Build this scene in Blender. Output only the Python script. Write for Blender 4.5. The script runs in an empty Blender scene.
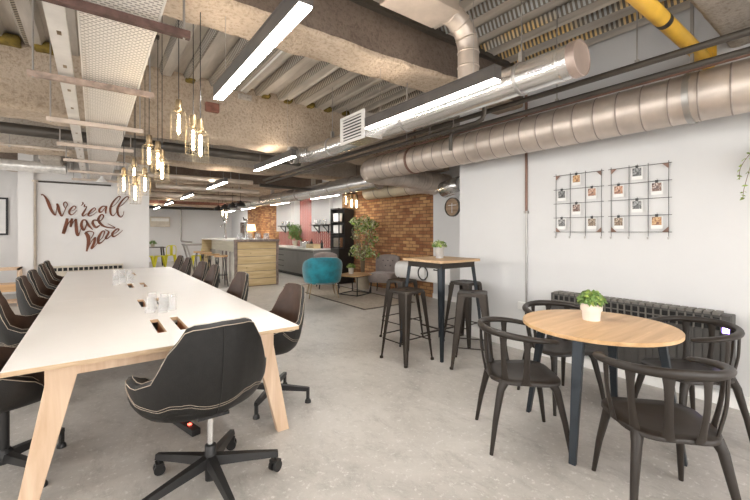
import bpy, math, random
from mathutils import Vector, Matrix, noise
PI = math.pi
rnd = random.Random(7)
C = bpy.context.scene.collection
sc = bpy.context.scene

# ------------------------------------------------------------------ materials
def new_mat(name):
    m = bpy.data.materials.new(name); m.use_nodes = True
    nt = m.node_tree
    return m, nt, nt.nodes['Principled BSDF']
def N(nt, t, **kw):
    n = nt.nodes.new(t)
    for k, v in kw.items(): setattr(n, k, v)
    return n
def coords(nt, scale=(1, 1, 1), rot=(0, 0, 0), kind='Object'):
    tc = N(nt, 'ShaderNodeTexCoord'); mp = N(nt, 'ShaderNodeMapping')
    nt.links.new(tc.outputs[kind], mp.inputs[0])
    mp.inputs['Scale'].default_value = scale; mp.inputs['Rotation'].default_value = rot
    return mp.outputs[0]
def noise_node(nt, vec, scale, detail=4, rough=.55, dist=0):
    n = N(nt, 'ShaderNodeTexNoise'); n.inputs['Scale'].default_value = scale
    n.inputs['Detail'].default_value = detail; n.inputs['Roughness'].default_value = rough
    n.inputs['Distortion'].default_value = dist
    nt.links.new(vec, n.inputs['Vector']); return n
def ramp(nt, src, stops):
    r = N(nt, 'ShaderNodeValToRGB'); e = r.color_ramp.elements
    while len(e) < len(stops): e.new(.5)
    for i, (p, c) in enumerate(stops):
        e[i].position = p; e[i].color = (c[0], c[1], c[2], 1)
    nt.links.new(src, r.inputs[0]); return r.outputs[0]
def bump(nt, src, b, strength=.3, dist=.01):
    n = N(nt, 'ShaderNodeBump'); n.inputs['Strength'].default_value = strength
    n.inputs['Distance'].default_value = dist
    nt.links.new(src, n.inputs['Height']); nt.links.new(n.outputs[0], b.inputs['Normal'])
def mat(name, col, rough=.6, metal=0, var=.12, scale=8, bmp=.0, bscale=60, stretch=(1, 1, 1), spec=.5, sheen=0, coat=0):
    m, nt, b = new_mat(name)
    v = coords(nt, stretch)
    n = noise_node(nt, v, scale)
    lo = [max(0, c * (1 - var)) for c in col]; hi = [min(1, c * (1 + var)) for c in col]
    nt.links.new(ramp(nt, n.outputs[0], [(.3, lo), (.7, hi)]), b.inputs['Base Color'])
    b.inputs['Roughness'].default_value = rough; b.inputs['Metallic'].default_value = metal
    b.inputs['Specular IOR Level'].default_value = spec
    if sheen: b.inputs['Sheen Weight'].default_value = sheen
    if coat: b.inputs['Coat Weight'].default_value = coat
    if bmp:
        n2 = noise_node(nt, v, bscale, 5); bump(nt, n2.outputs[0], b, bmp)
    return m
def wood(name, c0, c1, axis=0, scale=3, rough=.5, knots=False):
    m, nt, b = new_mat(name)
    st = [9, 9, 9]; st[axis] = .8
    v = coords(nt, st)
    n = noise_node(nt, v, scale, 6, .6, .6)
    col = ramp(nt, n.outputs[0], [(.3, c0), (.55, [(a + d) / 2 for a, d in zip(c0, c1)]), (.72, c1)])
    if knots:
        vo = N(nt, 'ShaderNodeTexVoronoi'); vo.inputs['Scale'].default_value = 4.2
        s2 = [1.0, 1.0, 1.0]; s2[axis] = .6
        nt.links.new(coords(nt, s2), vo.inputs['Vector'])
        k = ramp(nt, vo.outputs['Distance'], [(.04, (1, 1, 1)), (.09, (0, 0, 0))])
        mx = N(nt, 'ShaderNodeMixRGB'); nt.links.new(k, mx.inputs[0]); nt.links.new(col, mx.inputs[1])
        mx.inputs[2].default_value = (.16, .07, .03, 1); col = mx.outputs[0]
    nt.links.new(col, b.inputs['Base Color']); b.inputs['Roughness'].default_value = rough
    bump(nt, n.outputs[0], b, .08, .003)
    return m
def emit(name, col, s):
    m, nt, b = new_mat(name)
    b.inputs['Base Color'].default_value = (*col, 1)
    b.inputs['Emission Color'].default_value = (*col, 1); b.inputs['Emission Strength'].default_value = s
    return m
def glass(name, col=(1, 1, 1), rough=0.0, thin=False):
    m, nt, b = new_mat(name)
    v = coords(nt); n = noise_node(nt, v, 3)
    nt.links.new(ramp(nt, n.outputs[0], [(.3, [c * .97 for c in col]), (.7, col)]), b.inputs['Base Color'])
    b.inputs['Roughness'].default_value = rough; b.inputs['Transmission Weight'].default_value = 1
    b.inputs['IOR'].default_value = 1.12 if thin else 1.45
    return m
def clearglass(name, col=(1, 1, 1), fac=.08):
    m, nt, b = new_mat(name); v = coords(nt); n = noise_node(nt, v, 3)
    tr = N(nt, 'ShaderNodeBsdfTransparent'); nt.links.new(ramp(nt, n.outputs[0], [(.3, [c * .98 for c in col]), (.7, col)]), tr.inputs[0])
    b.inputs['Roughness'].default_value = .03; b.inputs['Base Color'].default_value = (.9, .9, .9, 1)
    mx = N(nt, 'ShaderNodeMixShader'); mx.inputs[0].default_value = fac
    nt.links.new(tr.outputs[0], mx.inputs[1]); nt.links.new(b.outputs[0], mx.inputs[2])
    nt.links.new(mx.outputs[0], nt.nodes['Material Output'].inputs[0]); return m
M = {}
# painted walls
def paint(name, col, bm=.12):
    m, nt, b = new_mat(name); v = coords(nt)
    n = noise_node(nt, v, 1.3, 5)
    nt.links.new(ramp(nt, n.outputs[0], [(.3, [c * .95 for c in col]), (.7, col)]), b.inputs['Base Color'])
    b.inputs['Roughness'].default_value = .65
    bump(nt, noise_node(nt, v, 18, 6).outputs[0], b, bm, .01); return m
M['wall'] = paint('painted_wall', (.70, .695, .695))
M['wallw'] = paint('warm_white_wall', (.80, .78, .765))
M['upper'] = paint('old_render', (.62, .60, .57), .4)
# floor
def floor_mat():
    m, nt, b = new_mat('worn_screed'); v = coords(nt)
    n = noise_node(nt, v, .9, 8, .65, .8)
    c = ramp(nt, n.outputs[0], [(.25, (.32, .295, .27)), (.5, (.48, .45, .415)), (.72, (.60, .565, .525))])
    f = noise_node(nt, v, 26, 6, .75)
    fl = ramp(nt, f.outputs[0], [(.56, (0, 0, 0)), (.66, (1, 1, 1))])
    mx = N(nt, 'ShaderNodeMixRGB'); nt.links.new(fl, mx.inputs[0]); nt.links.new(c, mx.inputs[1]); mx.inputs[2].default_value = (.64, .62, .59, 1)
    f2 = noise_node(nt, coords(nt, (1, .5, 1), (0, 0, .6)), 7, 12, .85, .3)
    dk = ramp(nt, f2.outputs[0], [(.30, (.66, .65, .64)), (.5, (1, 1, 1))])
    mu = N(nt, 'ShaderNodeMixRGB', blend_type='MULTIPLY'); mu.inputs[0].default_value = 1
    nt.links.new(mx.outputs[0], mu.inputs[1]); nt.links.new(dk, mu.inputs[2])
    nt.links.new(mu.outputs[0], b.inputs['Base Color'])
    nt.links.new(ramp(nt, n.outputs[0], [(.3, (.30,) * 3), (.7, (.5,) * 3)]), b.inputs['Roughness'])
    b.inputs['Specular IOR Level'].default_value = .4
    bump(nt, f.outputs[0], b, .25, .004); return m
M['floor'] = floor_mat()
# sprayed concrete
def spray(name, c0, c1, sc_=30, st=1.0, dist=.03):
    m, nt, b = new_mat(name); v = coords(nt)
    n = noise_node(nt, v, 1.4, 6, .6, .5); n2 = noise_node(nt, v, sc_, 8, .7)
    col = ramp(nt, n.outputs[0], [(.3, c0), (.7, c1)])
    mu = N(nt, 'ShaderNodeMixRGB', blend_type='MULTIPLY'); mu.inputs[0].default_value = .8
    nt.links.new(col, mu.inputs[1]); nt.links.new(ramp(nt, n2.outputs[0], [(.34, (.6, .55, .5)), (.52, (1, 1, 1))]), mu.inputs[2])
    nt.links.new(mu.outputs[0], b.inputs['Base Color']); b.inputs['Roughness'].default_value = .95
    bump(nt, n2.outputs[0], b, st, dist); return m
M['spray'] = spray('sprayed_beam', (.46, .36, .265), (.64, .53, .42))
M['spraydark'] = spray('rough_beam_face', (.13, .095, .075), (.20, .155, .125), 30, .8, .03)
M['spraygrey'] = spray('grey_spray', (.42, .37, .32), (.60, .55, .49))
M['deck'] = mat('galvanised_deck', (.50, .46, .41), .5, .3, .25, 2.5, .1, 30, (3, .5, 1))
def perf(name, hot, cold):
    m, nt, b = new_mat(name)
    br = N(nt, 'ShaderNodeTexBrick'); br.offset = .0
    mp = coords(nt, (1, 1, 1), (0, 0, 0))
    sep = N(nt, 'ShaderNodeSeparateXYZ'); cmb = N(nt, 'ShaderNodeCombineXYZ')
    nt.links.new(mp, sep.inputs[0]); nt.links.new(sep.outputs[1], cmb.inputs[0]); nt.links.new(sep.outputs[2], cmb.inputs[1])
    w = N(nt, 'ShaderNodeTexWave'); w.inputs['Scale'].default_value = 7.5; w.inputs['Distortion'].default_value = 0
    nt.links.new(cmb.outputs[0], w.inputs['Vector'])
    n = noise_node(nt, mp, .9, 2)
    warm = ramp(nt, n.outputs[0], [(.46, cold), (.52, hot)])
    k = ramp(nt, w.outputs['Fac'], [(.45, (0, 0, 0)), (.6, (1, 1, 1))])
    mx = N(nt, 'ShaderNodeMixRGB'); nt.links.new(k, mx.inputs[0]); mx.inputs[1].default_value = (.14, .12, .10, 1); nt.links.new(warm, mx.inputs[2])
    nt.links.new(mx.outputs[0], b.inputs['Base Color']); b.inputs['Roughness'].default_value = .6
    return m
M['web'] = perf('perforated_web', (.78, .56, .24), (.42, .44, .44))
M['web2'] = perf('embossed_web', (.46, .40, .32), (.36, .33, .29))
def brickmat():
    m, nt, b = new_mat('stock_brick')
    tc = coords(nt); sep = N(nt, 'ShaderNodeSeparateXYZ'); cmb = N(nt, 'ShaderNodeCombineXYZ')
    nt.links.new(tc, sep.inputs[0]); nt.links.new(sep.outputs[1], cmb.inputs[0]); nt.links.new(sep.outputs[2], cmb.inputs[1])
    br = N(nt, 'ShaderNodeTexBrick')
    br.inputs['Scale'].default_value = 1; br.inputs['Brick Width'].default_value = .225; br.inputs['Row Height'].default_value = .075
    br.inputs['Mortar Size'].default_value = .007; br.inputs['Bias'].default_value = -.15
    br.inputs['Color1'].default_value = (.30, .125, .055, 1); br.inputs['Color2'].default_value = (.62, .36, .16, 1)
    br.inputs['Mortar'].default_value = (.17, .09, .05, 1)
    nt.links.new(cmb.outputs[0], br.inputs['Vector'])
    n = noise_node(nt, cmb.outputs[0], 5, 6, .7)
    mu = N(nt, 'ShaderNodeMixRGB', blend_type='MULTIPLY'); mu.inputs[0].default_value = .8
    nt.links.new(br.outputs['Color'], mu.inputs[1]); nt.links.new(ramp(nt, n.outputs[0], [(.3, (.55, .5, .45)), (.6, (1.0, 1.0, .95))]), mu.inputs[2])
    nt.links.new(mu.outputs[0], b.inputs['Base Color']); b.inputs['Roughness'].default_value = .85
    inv = N(nt, 'ShaderNodeMath', operation='SUBTRACT'); inv.inputs[0].default_value = 1; nt.links.new(br.outputs['Fac'], inv.inputs[1])
    bump(nt, inv.outputs[0], b, .6, .01); return m
M['brick'] = brickmat()
def tilemat():
    m, nt, b = new_mat('red_chevron_tile')
    tc = coords(nt); sep = N(nt, 'ShaderNodeSeparateXYZ')
    nt.links.new(tc, sep.inputs[0])
    # chevron: z shifted by a triangle wave of y
    pp = N(nt, 'ShaderNodeMath', operation='PINGPONG'); pp.inputs[1].default_value = .13
    nt.links.new(sep.outputs[1], pp.inputs[0])
    ad = N(nt, 'ShaderNodeMath', operation='ADD'); nt.links.new(sep.outputs[2], ad.inputs[0]); nt.links.new(pp.outputs[0], ad.inputs[1])
    cmb = N(nt, 'ShaderNodeCombineXYZ'); nt.links.new(sep.outputs[1], cmb.inputs[0]); nt.links.new(ad.outputs[0], cmb.inputs[1])
    br = N(nt, 'ShaderNodeTexBrick'); br.offset = 0
    br.inputs['Scale'].default_value = 1; br.inputs['Brick Width'].default_value = .13; br.inputs['Row Height'].default_value = .1
    br.inputs['Mortar Size'].default_value = .013; br.inputs['Color1'].default_value = (.30, .020, .014, 1); br.inputs['Color2'].default_value = (.44, .045, .03, 1)
    br.inputs['Mortar'].default_value = (.75, .55, .5, 1)
    nt.links.new(cmb.outputs[0], br.inputs['Vector']); nt.links.new(br.outputs['Color'], b.inputs['Base Color'])
    b.inputs['Roughness'].default_value = .22
    bump(nt, noise_node(nt, tc, 22, 2).outputs[0], b, .35, .02)
    return m
M['tile'] = tilemat()
M['seam'] = mat('duct_seam', (.30, .25, .22), .5, .6, .2, 6)
M['duct'] = mat('spiral_galvanised', (.60, .525, .465), .42, .6, .18, 4, .12, 40)
M['duct2'] = mat('smooth_galvanised', (.72, .71, .70), .26, .9, .12, 3, .05, 25, (1, .3, 1))
M['cap'] = mat('duct_cap', (.52, .42, .37), .45, .6, .12, 4)
M['creamduct'] = mat('cream_duct', (.72, .63, .48), .4, .4, .1, 4)
M['pipe'] = mat('dark_pipe', (.075, .065, .055), .45, .3, .2, 6)
M['brownpipe'] = mat('brown_pipe', (.20, .11, .08), .45, .2, .2, 6)
M['lightpipe'] = mat('beige_pipe', (.58, .50, .42), .5, .2, .15, 6)
M['yellow'] = mat('yellow_gas_pipe', (.72, .42, .05), .35, 0, .15, 5)
M['tray'] = None
def traymat():
    m, nt, b = new_mat('perforated_tray'); v = coords(nt, (1, 1, 1))
    vo = N(nt, 'ShaderNodeTexBrick'); vo.inputs['Scale'].default_value = 1; vo.inputs['Brick Width'].default_value = .034; vo.inputs['Row Height'].default_value = .022
    vo.inputs['Mortar Size'].default_value = .0062; vo.inputs['Mortar Smooth'].default_value = .2
    nt.links.new(v, vo.inputs['Vector'])
    col = ramp(nt, vo.outputs['Fac'], [(.3, (.36, .33, .30)), (.6, (.80, .76, .71))])
    nt.links.new(col, b.inputs['Base Color']); b.inputs['Roughness'].default_value = .45; b.inputs['Metallic'].default_value = .2
    return m
M['tray'] = traymat()
M['traymetal'] = mat('tray_metal', (.74, .71, .67), .45, .3, .1, 5)
M['rust2'] = mat('worn_strut', (.36, .27, .22), .7, .2, .4, 14, .3, 60)
M['rust'] = mat('rusty_strut', (.10, .055, .045), .7, .3, .5, 14, .3, 60)
M['strut'] = mat('pale_strut', (.60, .50, .42), .55, .2, .15, 8)
M['moss'] = mat('mineral_wool', (.16, .11, .02), .95, 0, .5, 14, .8, 40)
M['rod'] = mat('steel_rod', (.42, .40, .38), .4, .8, .1)
M['white'] = mat('white_plastic', (.82, .81, .79), .4, 0, .04)
M['laminate'] = mat('white_laminate', (.77, .735, .70), .32, 0, .02, 2)
M['ply'] = wood('birch_ply_edge', (.50, .34, .20), (.72, .55, .37), 0, 9)
M['ash'] = wood('pale_ash', (.58, .39, .25), (.80, .62, .46), 2, 1.6)
M['oak'] = wood('oak_top', (.50, .29, .13), (.76, .50, .27), 0, 1.6, .38)
M['oak2'] = wood('oak_square_top', (.40, .25, .13), (.66, .46, .28), 0, 2, .45)
M['plank'] = wood('pine_planks', (.50, .36, .18), (.76, .61, .37), 0, 1.6, .6, True)
M['palepl'] = wood('pale_planks', (.62, .58, .46), (.80, .76, .63), 1, 2, .6)
M['bark'] = mat('rough_edge_timber', (.22, .17, .15), .8, 0, .4, 12, .4, 40)
M['birch'] = mat('birch_pole', (.66, .63, .56), .8, 0, .2, 5, .4, 40)
M['darkm'] = mat('dark_bronze_metal', (.042, .033, .026), .42, .5, .15, 5)
M['black'] = mat('black_metal', (.025, .024, .024), .42, .3, .15, 8)
M['bluegrey'] = mat('gunmetal', (.035, .042, .05), .35, .6, .15, 6)
M['plastic'] = mat('brown_grey_plastic', (.024, .018, .014), .42, 0, .1, 5, .05, 120, spec=.4)
M['shell'] = mat('charcoal_leather', (.012, .0112, .0105), .5, 0, .2, 30, .15, 150, spec=.35)
M['lining'] = mat('brown_leather', (.048, .022, .012), .5, 0, .3, 10, .15, 120)
M['liningdk'] = mat('dark_lining', (.03, .025, .02), .5, 0, .2, 10, .15, 120)
M['piping'] = mat('cream_piping', (.46, .38, .30), .6, 0, .08)
M['chrome'] = mat('chrome', (.75, .75, .75), .16, 1, .05)
M['brass'] = mat('aged_brass', (.30, .22, .13), .35, .9, .15)
M['cage'] = mat('pale_brass_wire', (.30, .25, .17), .4, .6, .1)
M['glass'] = clearglass('tumbler_glass', (.985, .985, .985), .16)
M['bulbglass'] = clearglass('bulb_glass', (1, .95, .86), .04)
M['filament'] = emit('hot_filament', (1, .82, .56), 22)
M['led'] = emit('led_diffuser', (1, .97, .92), 42)
M['ledfill'] = emit('led_upfill', (1, .86, .70), 12)  # glow for the panel added above each strip
M['ledcase'] = mat('grey_light_housing', (.13, .12, .115), .4, .4, .1)
M['teal'] = mat('teal_velvet', (.0, .20, .26), .6, 0, .35, 7, .1, 60, sheen=.6)
M['greyf'] = mat('mushroom_velvet', (.24, .20, .185), .75, 0, .2, 6, .1, 60, sheen=.3)
M['kitchen'] = mat('graphite_cabinet', (.22, .215, .205), .45, 0, .06, 3)
M['stone'] = mat('white_worktop', (.80, .79, .76), .3, 0, .04)
M['rug'] = mat('beige_rug', (.43, .37, .30), .95, 0, .15, 14, .4, 200)
M['rugline'] = mat('rug_border', (.06, .05, .045), .95, 0, .2, 14)
M['leaf'] = mat('green_leaf', (.12, .21, .045), .5, 0, .45, 14)
M['leaflight'] = mat('light_leaf', (.27, .36, .08), .5, 0, .5, 14)
M['leafvar'] = mat('variegated_leaf', (.40, .42, .24), .5, 0, .6, 18)
M['soil'] = mat('soil', (.05, .035, .025), .95, 0, .3, 30, .5)
M['bark2'] = mat('stem_bark', (.20, .14, .09), .8, 0, .2, 20, .3)
M['pot'] = mat('cream_ceramic', (.80, .73, .66), .45, 0, .05)
M['zinc'] = mat('zinc_pot', (.66, .66, .66), .4, .55, .1)
M['clay'] = mat('stone_pot', (.50, .44, .34), .7, 0, .1)
M['rad'] = mat('graphite_heater', (.085, .08, .075), .5, .2, .12)
M['radpale'] = mat('radiator_cream', (.62, .56, .47), .5, .1, .1)
M['greymetal'] = mat('heater_grid', (.19, .175, .155), .5, .3, .1)
M['hole'] = mat('grille_black', (.012, .012, .012), .8, 0, .1)
M['purple'] = emit('purple_display', (.35, .2, 1), 6)
M['lcd'] = emit('display_white', (.85, .8, 1), 5)
M['text'] = mat('copper_lettering', (.15, .036, .008), .45, .1, .3, 5)
M['photo'] = None
def photomat(i, a, b_, c):
    m, nt, b = new_mat('print_picture_%s' % 'abcdef'[i]); v = coords(nt, (1, 1, 1))
    n = noise_node(nt, v, 30 + 4 * i, 5, .6, 1.2)
    nt.links.new(ramp(nt, n.outputs[0], [(.38, a), (.5, b_), (.62, c)]), b.inputs['Base Color']); b.inputs['Roughness'].default_value = .3
    return m
PH = [photomat(0, (.12, .04, .01), (.4, .17, .05), (.6, .42, .2)), photomat(1, (.01, .01, .01), (.07, .07, .07), (.3, .3, .3)),
      photomat(2, (.06, .02, .01), (.4, .15, .06), (.6, .45, .35)), photomat(3, (.03, .01, .01), (.15, .06, .03), (.6, .5, .45)),
      photomat(4, (.02, .02, .02), (.12, .12, .12), (.5, .5, .5)), photomat(5, (.04, .02, .01), (.2, .12, .06), (.6, .5, .4))]
M['yellowp'] = mat('yellow_chair', (.68, .62, .02), .4, .1, .08)
M['shade'] = emit('glowing_lampshade', (1, .68, .34), 2)
M['wicker'] = mat('lamp_base', (.40, .28, .16), .7, 0, .3, 20)
M['window'] = clearglass('window_glass')
M['red'] = mat('red_plastic', (.5, .02, .02), .4, 0, .1)
M['redled'] = emit('red_switch', (1, .08, .05), 4)
M['slot'] = mat('slot_lining', (.38, .17, .08), .6, 0, .3)
M['clockface'] = wood('clock_face', (.22, .13, .07), (.5, .36, .24), 1, 4)
M['translucent'] = mat('foil_wrap', (.78, .76, .73), .3, .4, .2, 10, .6, 30)
M['brickred'] = mat('exposed_brick', (.25, .11, .08), .9, 0, .3, 10, .5)

# ------------------------------------------------------------------ mesh builder
class MB:
    def __init__(s): s.v = []; s.f = []; s.m = []
    def add(s, vs, fs, mi=0, T=None):
        o = len(s.v)
        s.v += [tuple(T @ Vector(p)) if T is not None else tuple(p) for p in vs]
        s.f += [tuple(i + o for i in f) for f in fs]; s.m += [mi] * len(fs); return s
    def box(s, x0, x1, y0, y1, z0, z1, mi=0, T=None):
        vs = [(x, y, z) for z in (z0, z1) for y in (y0, y1) for x in (x0, x1)]
        return s.add(vs, [(0, 2, 3, 1), (4, 5, 7, 6), (0, 1, 5, 4), (2, 6, 7, 3), (0, 4, 6, 2), (1, 3, 7, 5)], mi, T)
    def loft(s, rings, mi=0, caps=True, closed=True, T=None):
        n = len(rings[0]); vs = [p for r in rings for p in r]; fs = []
        for i in range(len(rings) - 1):
            for j in range(n if closed else n - 1):
                k = (j + 1) % n
                fs.append((i * n + j, i * n + k, (i + 1) * n + k, (i + 1) * n + j))
        if caps and closed:
            fs.append(tuple(range(n - 1, -1, -1))); fs.append(tuple((len(rings) - 1) * n + j for j in range(n)))
        return s.add(vs, fs, mi, T)
    def tube(s, pts, r, n=8, mi=0, T=None, rx=None, caps=True):
        pts = [Vector(p) for p in pts]; rings = []
        rr = r if isinstance(r, (list, tuple)) else [r] * len(pts)
        up = None
        for i, p in enumerate(pts):
            d = (pts[min(i + 1, len(pts) - 1)] - pts[max(i - 1, 0)]).normalized()
            if up is None:
                up = Vector((0, 0, 1)) if abs(d.z) < .9 else Vector((0, 1, 0))
            a = d.cross(up).normalized(); b = a.cross(d).normalized(); up = b
            kx = rx if rx else 1
            rings.append([tuple(p + a * math.cos(t) * rr[i] * kx + b * math.sin(t) * rr[i]) for t in [2 * PI * k / n for k in range(n)]])
        return s.loft(rings, mi, caps, True, T)
    def lathe(s, prof, n=24, mi=0, c=(0, 0, 0), T=None):
        rings = [[(c[0] + r * math.cos(2 * PI * k / n), c[1] + r * math.sin(2 * PI * k / n), c[2] + z) for k in range(n)] for r, z in prof]
        return s.loft(rings, mi, True, True, T)
    def prism(s, poly, z0, z1, mi=0, T=None):
        return s.loft([[(x, y, z0) for x, y in poly], [(x, y, z1) for x, y in poly]], mi, True, True, T)
    def build(s, name, m, parent=None, smooth=None, bevel=0, sub=0, solid=0):
        me = bpy.data.meshes.new(name); me.from_pydata(s.v, [], s.f)
        for x in (m if isinstance(m, (list, tuple)) else [m]): me.materials.append(M[x] if isinstance(x, str) else x)
        me.polygons.foreach_set('material_index', s.m)
        import bmesh
        bm = bmesh.new(); bm.from_mesh(me); bmesh.ops.recalc_face_normals(bm, faces=bm.faces); bm.to_mesh(me); bm.free()
        if smooth is not None:
            me.polygons.foreach_set('use_smooth', [True] * len(me.polygons)); me.set_sharp_from_angle(angle=math.radians(smooth))
        me.update()
        o = bpy.data.objects.new(name, me); C.objects.link(o)
        if parent: o.parent = parent
        if solid:
            q = o.modifiers.new('s', 'SOLIDIFY'); q.thickness = solid; q.offset = 0
        if bevel:
            q = o.modifiers.new('b', 'BEVEL'); q.width = bevel; q.segments = 2; q.limit_method = 'ANGLE'
        if sub:
            q = o.modifiers.new('u', 'SUBSURF'); q.levels = sub; q.render_levels = sub
        return o
def tag(o, label, cat, group=None, kind=None):
    o['label'] = label; o['category'] = cat
    if group: o['group'] = group
    if kind: o['kind'] = kind
    return o
def thing(name, label, cat, loc=(0, 0, 0), rz=0, group=None):
    o = bpy.data.objects.new(name, None); C.objects.link(o); o.empty_display_size = .1
    o.location = loc; o.rotation_euler = (0, 0, rz); return tag(o, label, cat, group)
def struct(o, label=None):
    o['kind'] = 'structure'
    if label: o['label'] = label
    return o
def kids(o): return [c for c in bpy.data.objects if c.parent == o]
def copy_tree(o, parent=None, table=None):
    if table is None:
        table = {}
        for c in bpy.data.objects:
            if c.parent: table.setdefault(c.parent.name, []).append(c)
    c = o.copy(); C.objects.link(c); c.parent = parent
    for ch in table.get(o.name, []): copy_tree(ch, c, table)
    return c
def dup(o, loc, rz, label, group=None):
    c = copy_tree(o); c.location = loc; c.rotation_euler = (0, 0, rz); c['label'] = label
    if group: c['group'] = group
    return c
def smoothpath(pts, n=6, closed=False):
    P_ = [Vector(p) for p in pts]; out = []
    L = len(P_)
    for i in range(L if closed else L - 1):
        if closed: a, b, c, d = P_[(i - 1) % L], P_[i], P_[(i + 1) % L], P_[(i + 2) % L]
        else: a, b, c, d = P_[max(i - 1, 0)], P_[i], P_[i + 1], P_[min(i + 2, L - 1)]
        for k in range(n):
            t = k / n
            out.append(.5 * ((2 * b) + (c - a) * t + (2 * a - 5 * b + 4 * c - d) * t * t + (3 * b - a - 3 * c + d) * t ** 3))
    if not closed: out.append(P_[-1])
    return out
def interp(tab, x):
    for i in range(len(tab) - 1):
        if x <= tab[i + 1][0]:
            t = (x - tab[i][0]) / (tab[i + 1][0] - tab[i][0]); t = max(0, min(1, t)); t = t * t * (3 - 2 * t) * .5 + t * .5
            return [a + (b - a) * t for a, b in zip(tab[i][1:], tab[i + 1][1:])]
    return list(tab[-1][1:])
def rrect(w, d, r, n=4):
    out = []
    for cx, cy, a0 in ((w / 2 - r, d / 2 - r, 0), (-w / 2 + r, d / 2 - r, 90), (-w / 2 + r, -d / 2 + r, 180), (w / 2 - r, -d / 2 + r, 270)):
        for k in range(n + 1):
            a = math.radians(a0 + 90 * k / n); out.append((cx + r * math.cos(a), cy + r * math.sin(a)))
    return out

# ------------------------------------------------------------------ setting
XL, XR, XR2, YB, YF, YT, ZC = -3.5, 4.15, 5.8, -3.0, 20.5, 10.2, 3.4
struct(MB().box(XL - .2, XR2 + .3, YB - .2, YF + .2, -.1, 0).build('floor', 'floor'))
struct(MB().box(XR, XR + .2, YB, 3.6, 0, ZC + .1).build('wall_right', 'wall'))
struct(MB().box(XR + .2, XR2 + .2, 3.45, 3.6, 0, ZC + .1).build('wall_return', 'wall'))
struct(MB().box(XR2, XR2 + .2, 3.6, 5.76, 0, ZC + .1).build('wall_clock_side', 'wall'))
struct(MB().box(XR2, XR2 + .2, 5.76, 9.45, 0, ZC + .1).build('wall_brick', 'brick'))
struct(MB().box(XR2, XR2 + .2, 9.45, 14.1, 0, ZC + .1).build('wall_kitchen', 'wallw'))
struct(MB().box(XR2, XR2 + .2, 14.1, 17.9, 0, ZC + .1).build('wall_far_brick', 'brick'))
struct(MB().box(XR2, XR2 + .2, 17.9, YF, 0, ZC + .1).build('wall_right_end', 'wall'))
struct(MB().box(XL, XR2 + .2, YF, YF + .2, 0, ZC + .1).build('wall_far', 'wall'))
struct(MB().box(-.97, 1.03, YT, YT + .18, 0, ZC + .1).build('wall_lettered', 'wallw'))
struct(MB().box(-1.2, -.97, YT - .06, YT + .3, 0, ZC + .1).build('wall_pilaster', 'wallw'))
struct(MB().box(XL, -1.2, 11.8, 12.0, 0, ZC + .1).build('wall_front', 'wallw'))
struct(MB().box(-1.2, -1.05, YT + .3, 12.0, 0, ZC + .1).build('wall_nook', 'wallw'))
# unseen left and back walls, with windows added to let fill light in
def windowwall(name, axis, pos, a0, a1, wins, z0, z1, sgn):
    mb = MB()
    def bx(p0, p1, q0, q1):
        if axis == 'x': mb.box(pos - .2 if sgn < 0 else pos, pos if sgn < 0 else pos + .2, p0, p1, q0, q1)
        else: mb.box(p0, p1, pos - .2, pos, q0, q1)
    bx(a0, a1, 0, z0); bx(a0, a1, z1, ZC + .1)
    cur = a0
    for (w0, w1) in wins:
        bx(cur, w0, z0, z1); cur = w1
    bx(cur, a1, z0, z1)
    struct(mb.build(name, 'wallw'))
WLF = [(-2.0, .4), (1.2, 3.6), (4.4, 6.8), (7.6, 10.0)]
windowwall('wall_left', 'x', XL, YB, 12.0, WLF, .9, 2.6, -1)
WFF = [(12.8, 15.4), (16.4, 19.4)]  # far windows added out of view to brighten the far end
windowwall('wall_left_far', 'x', XL, 12.0, YF, WFF, .9, 2.6, -1)
WLF = WLF + WFF
WBK = [(-3.0, -.9), (-.4, 1.7), (2.2, 3.9)]
windowwall('wall_back', 'y', YB, XL, XR + .2, WBK, .7, 2.7, -1)
k = 1
for (a, b) in WLF:  # panes and frames of the added, out-of-view windows
    o = struct(MB().box(XL - .12, XL - .11, a, b, .9, 2.6).build('window_%d' % k, 'window')); k += 1
    f = MB()
    for y in (a, (a + b) / 2 - .02, b - .04): f.box(XL - .15, XL - .08, y, y + .04, .9, 2.6)
    for z in (.9, 2.56): f.box(XL - .15, XL - .08, a, b, z, z + .04)
    f.build('window_frame', 'white', o)
for (a, b) in WBK:
    o = struct(MB().box(a, b, YB - .12, YB - .11, .7, 2.7).build('window_%d' % k, 'window')); k += 1
    f = MB()
    for x in (a, (a + b) / 2 - .02, b - .04): f.box(x, x + .04, YB - .15, YB - .08, .7, 2.7)
    for z in (.7, 2.66): f.box(a, b, YB - .15, YB - .08, z, z + .04)
    f.build('window_frame', 'white', o)
# rough white kerb at the base of the right wall
kb = MB(); rings = []
for i in range(91):
    y = YB + (3.6 - YB) * i / 90
    e = .02 * noise.noise(Vector((y * 3, 0, 0))); h = .105 + .02 * noise.noise(Vector((y * 4, 5, 0)))
    rings.append([(XR, y, 0), (XR - .07 + e, y, 0), (XR - .055 + e, y, h * .8), (XR - .03, y, h), (XR, y, h)])
kb.loft(rings); struct(kb.build('baseboard_right', 'white', None, 50))
struct(MB().box(-.97, 1.03, YT - .02, YT, 0, .1).build('baseboard_lettered', 'white', None))
struct(MB().box(XR2 - .02, XR2, 3.75, 5.76, 0, .1).build('baseboard_clock_side', 'white', None))

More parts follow.
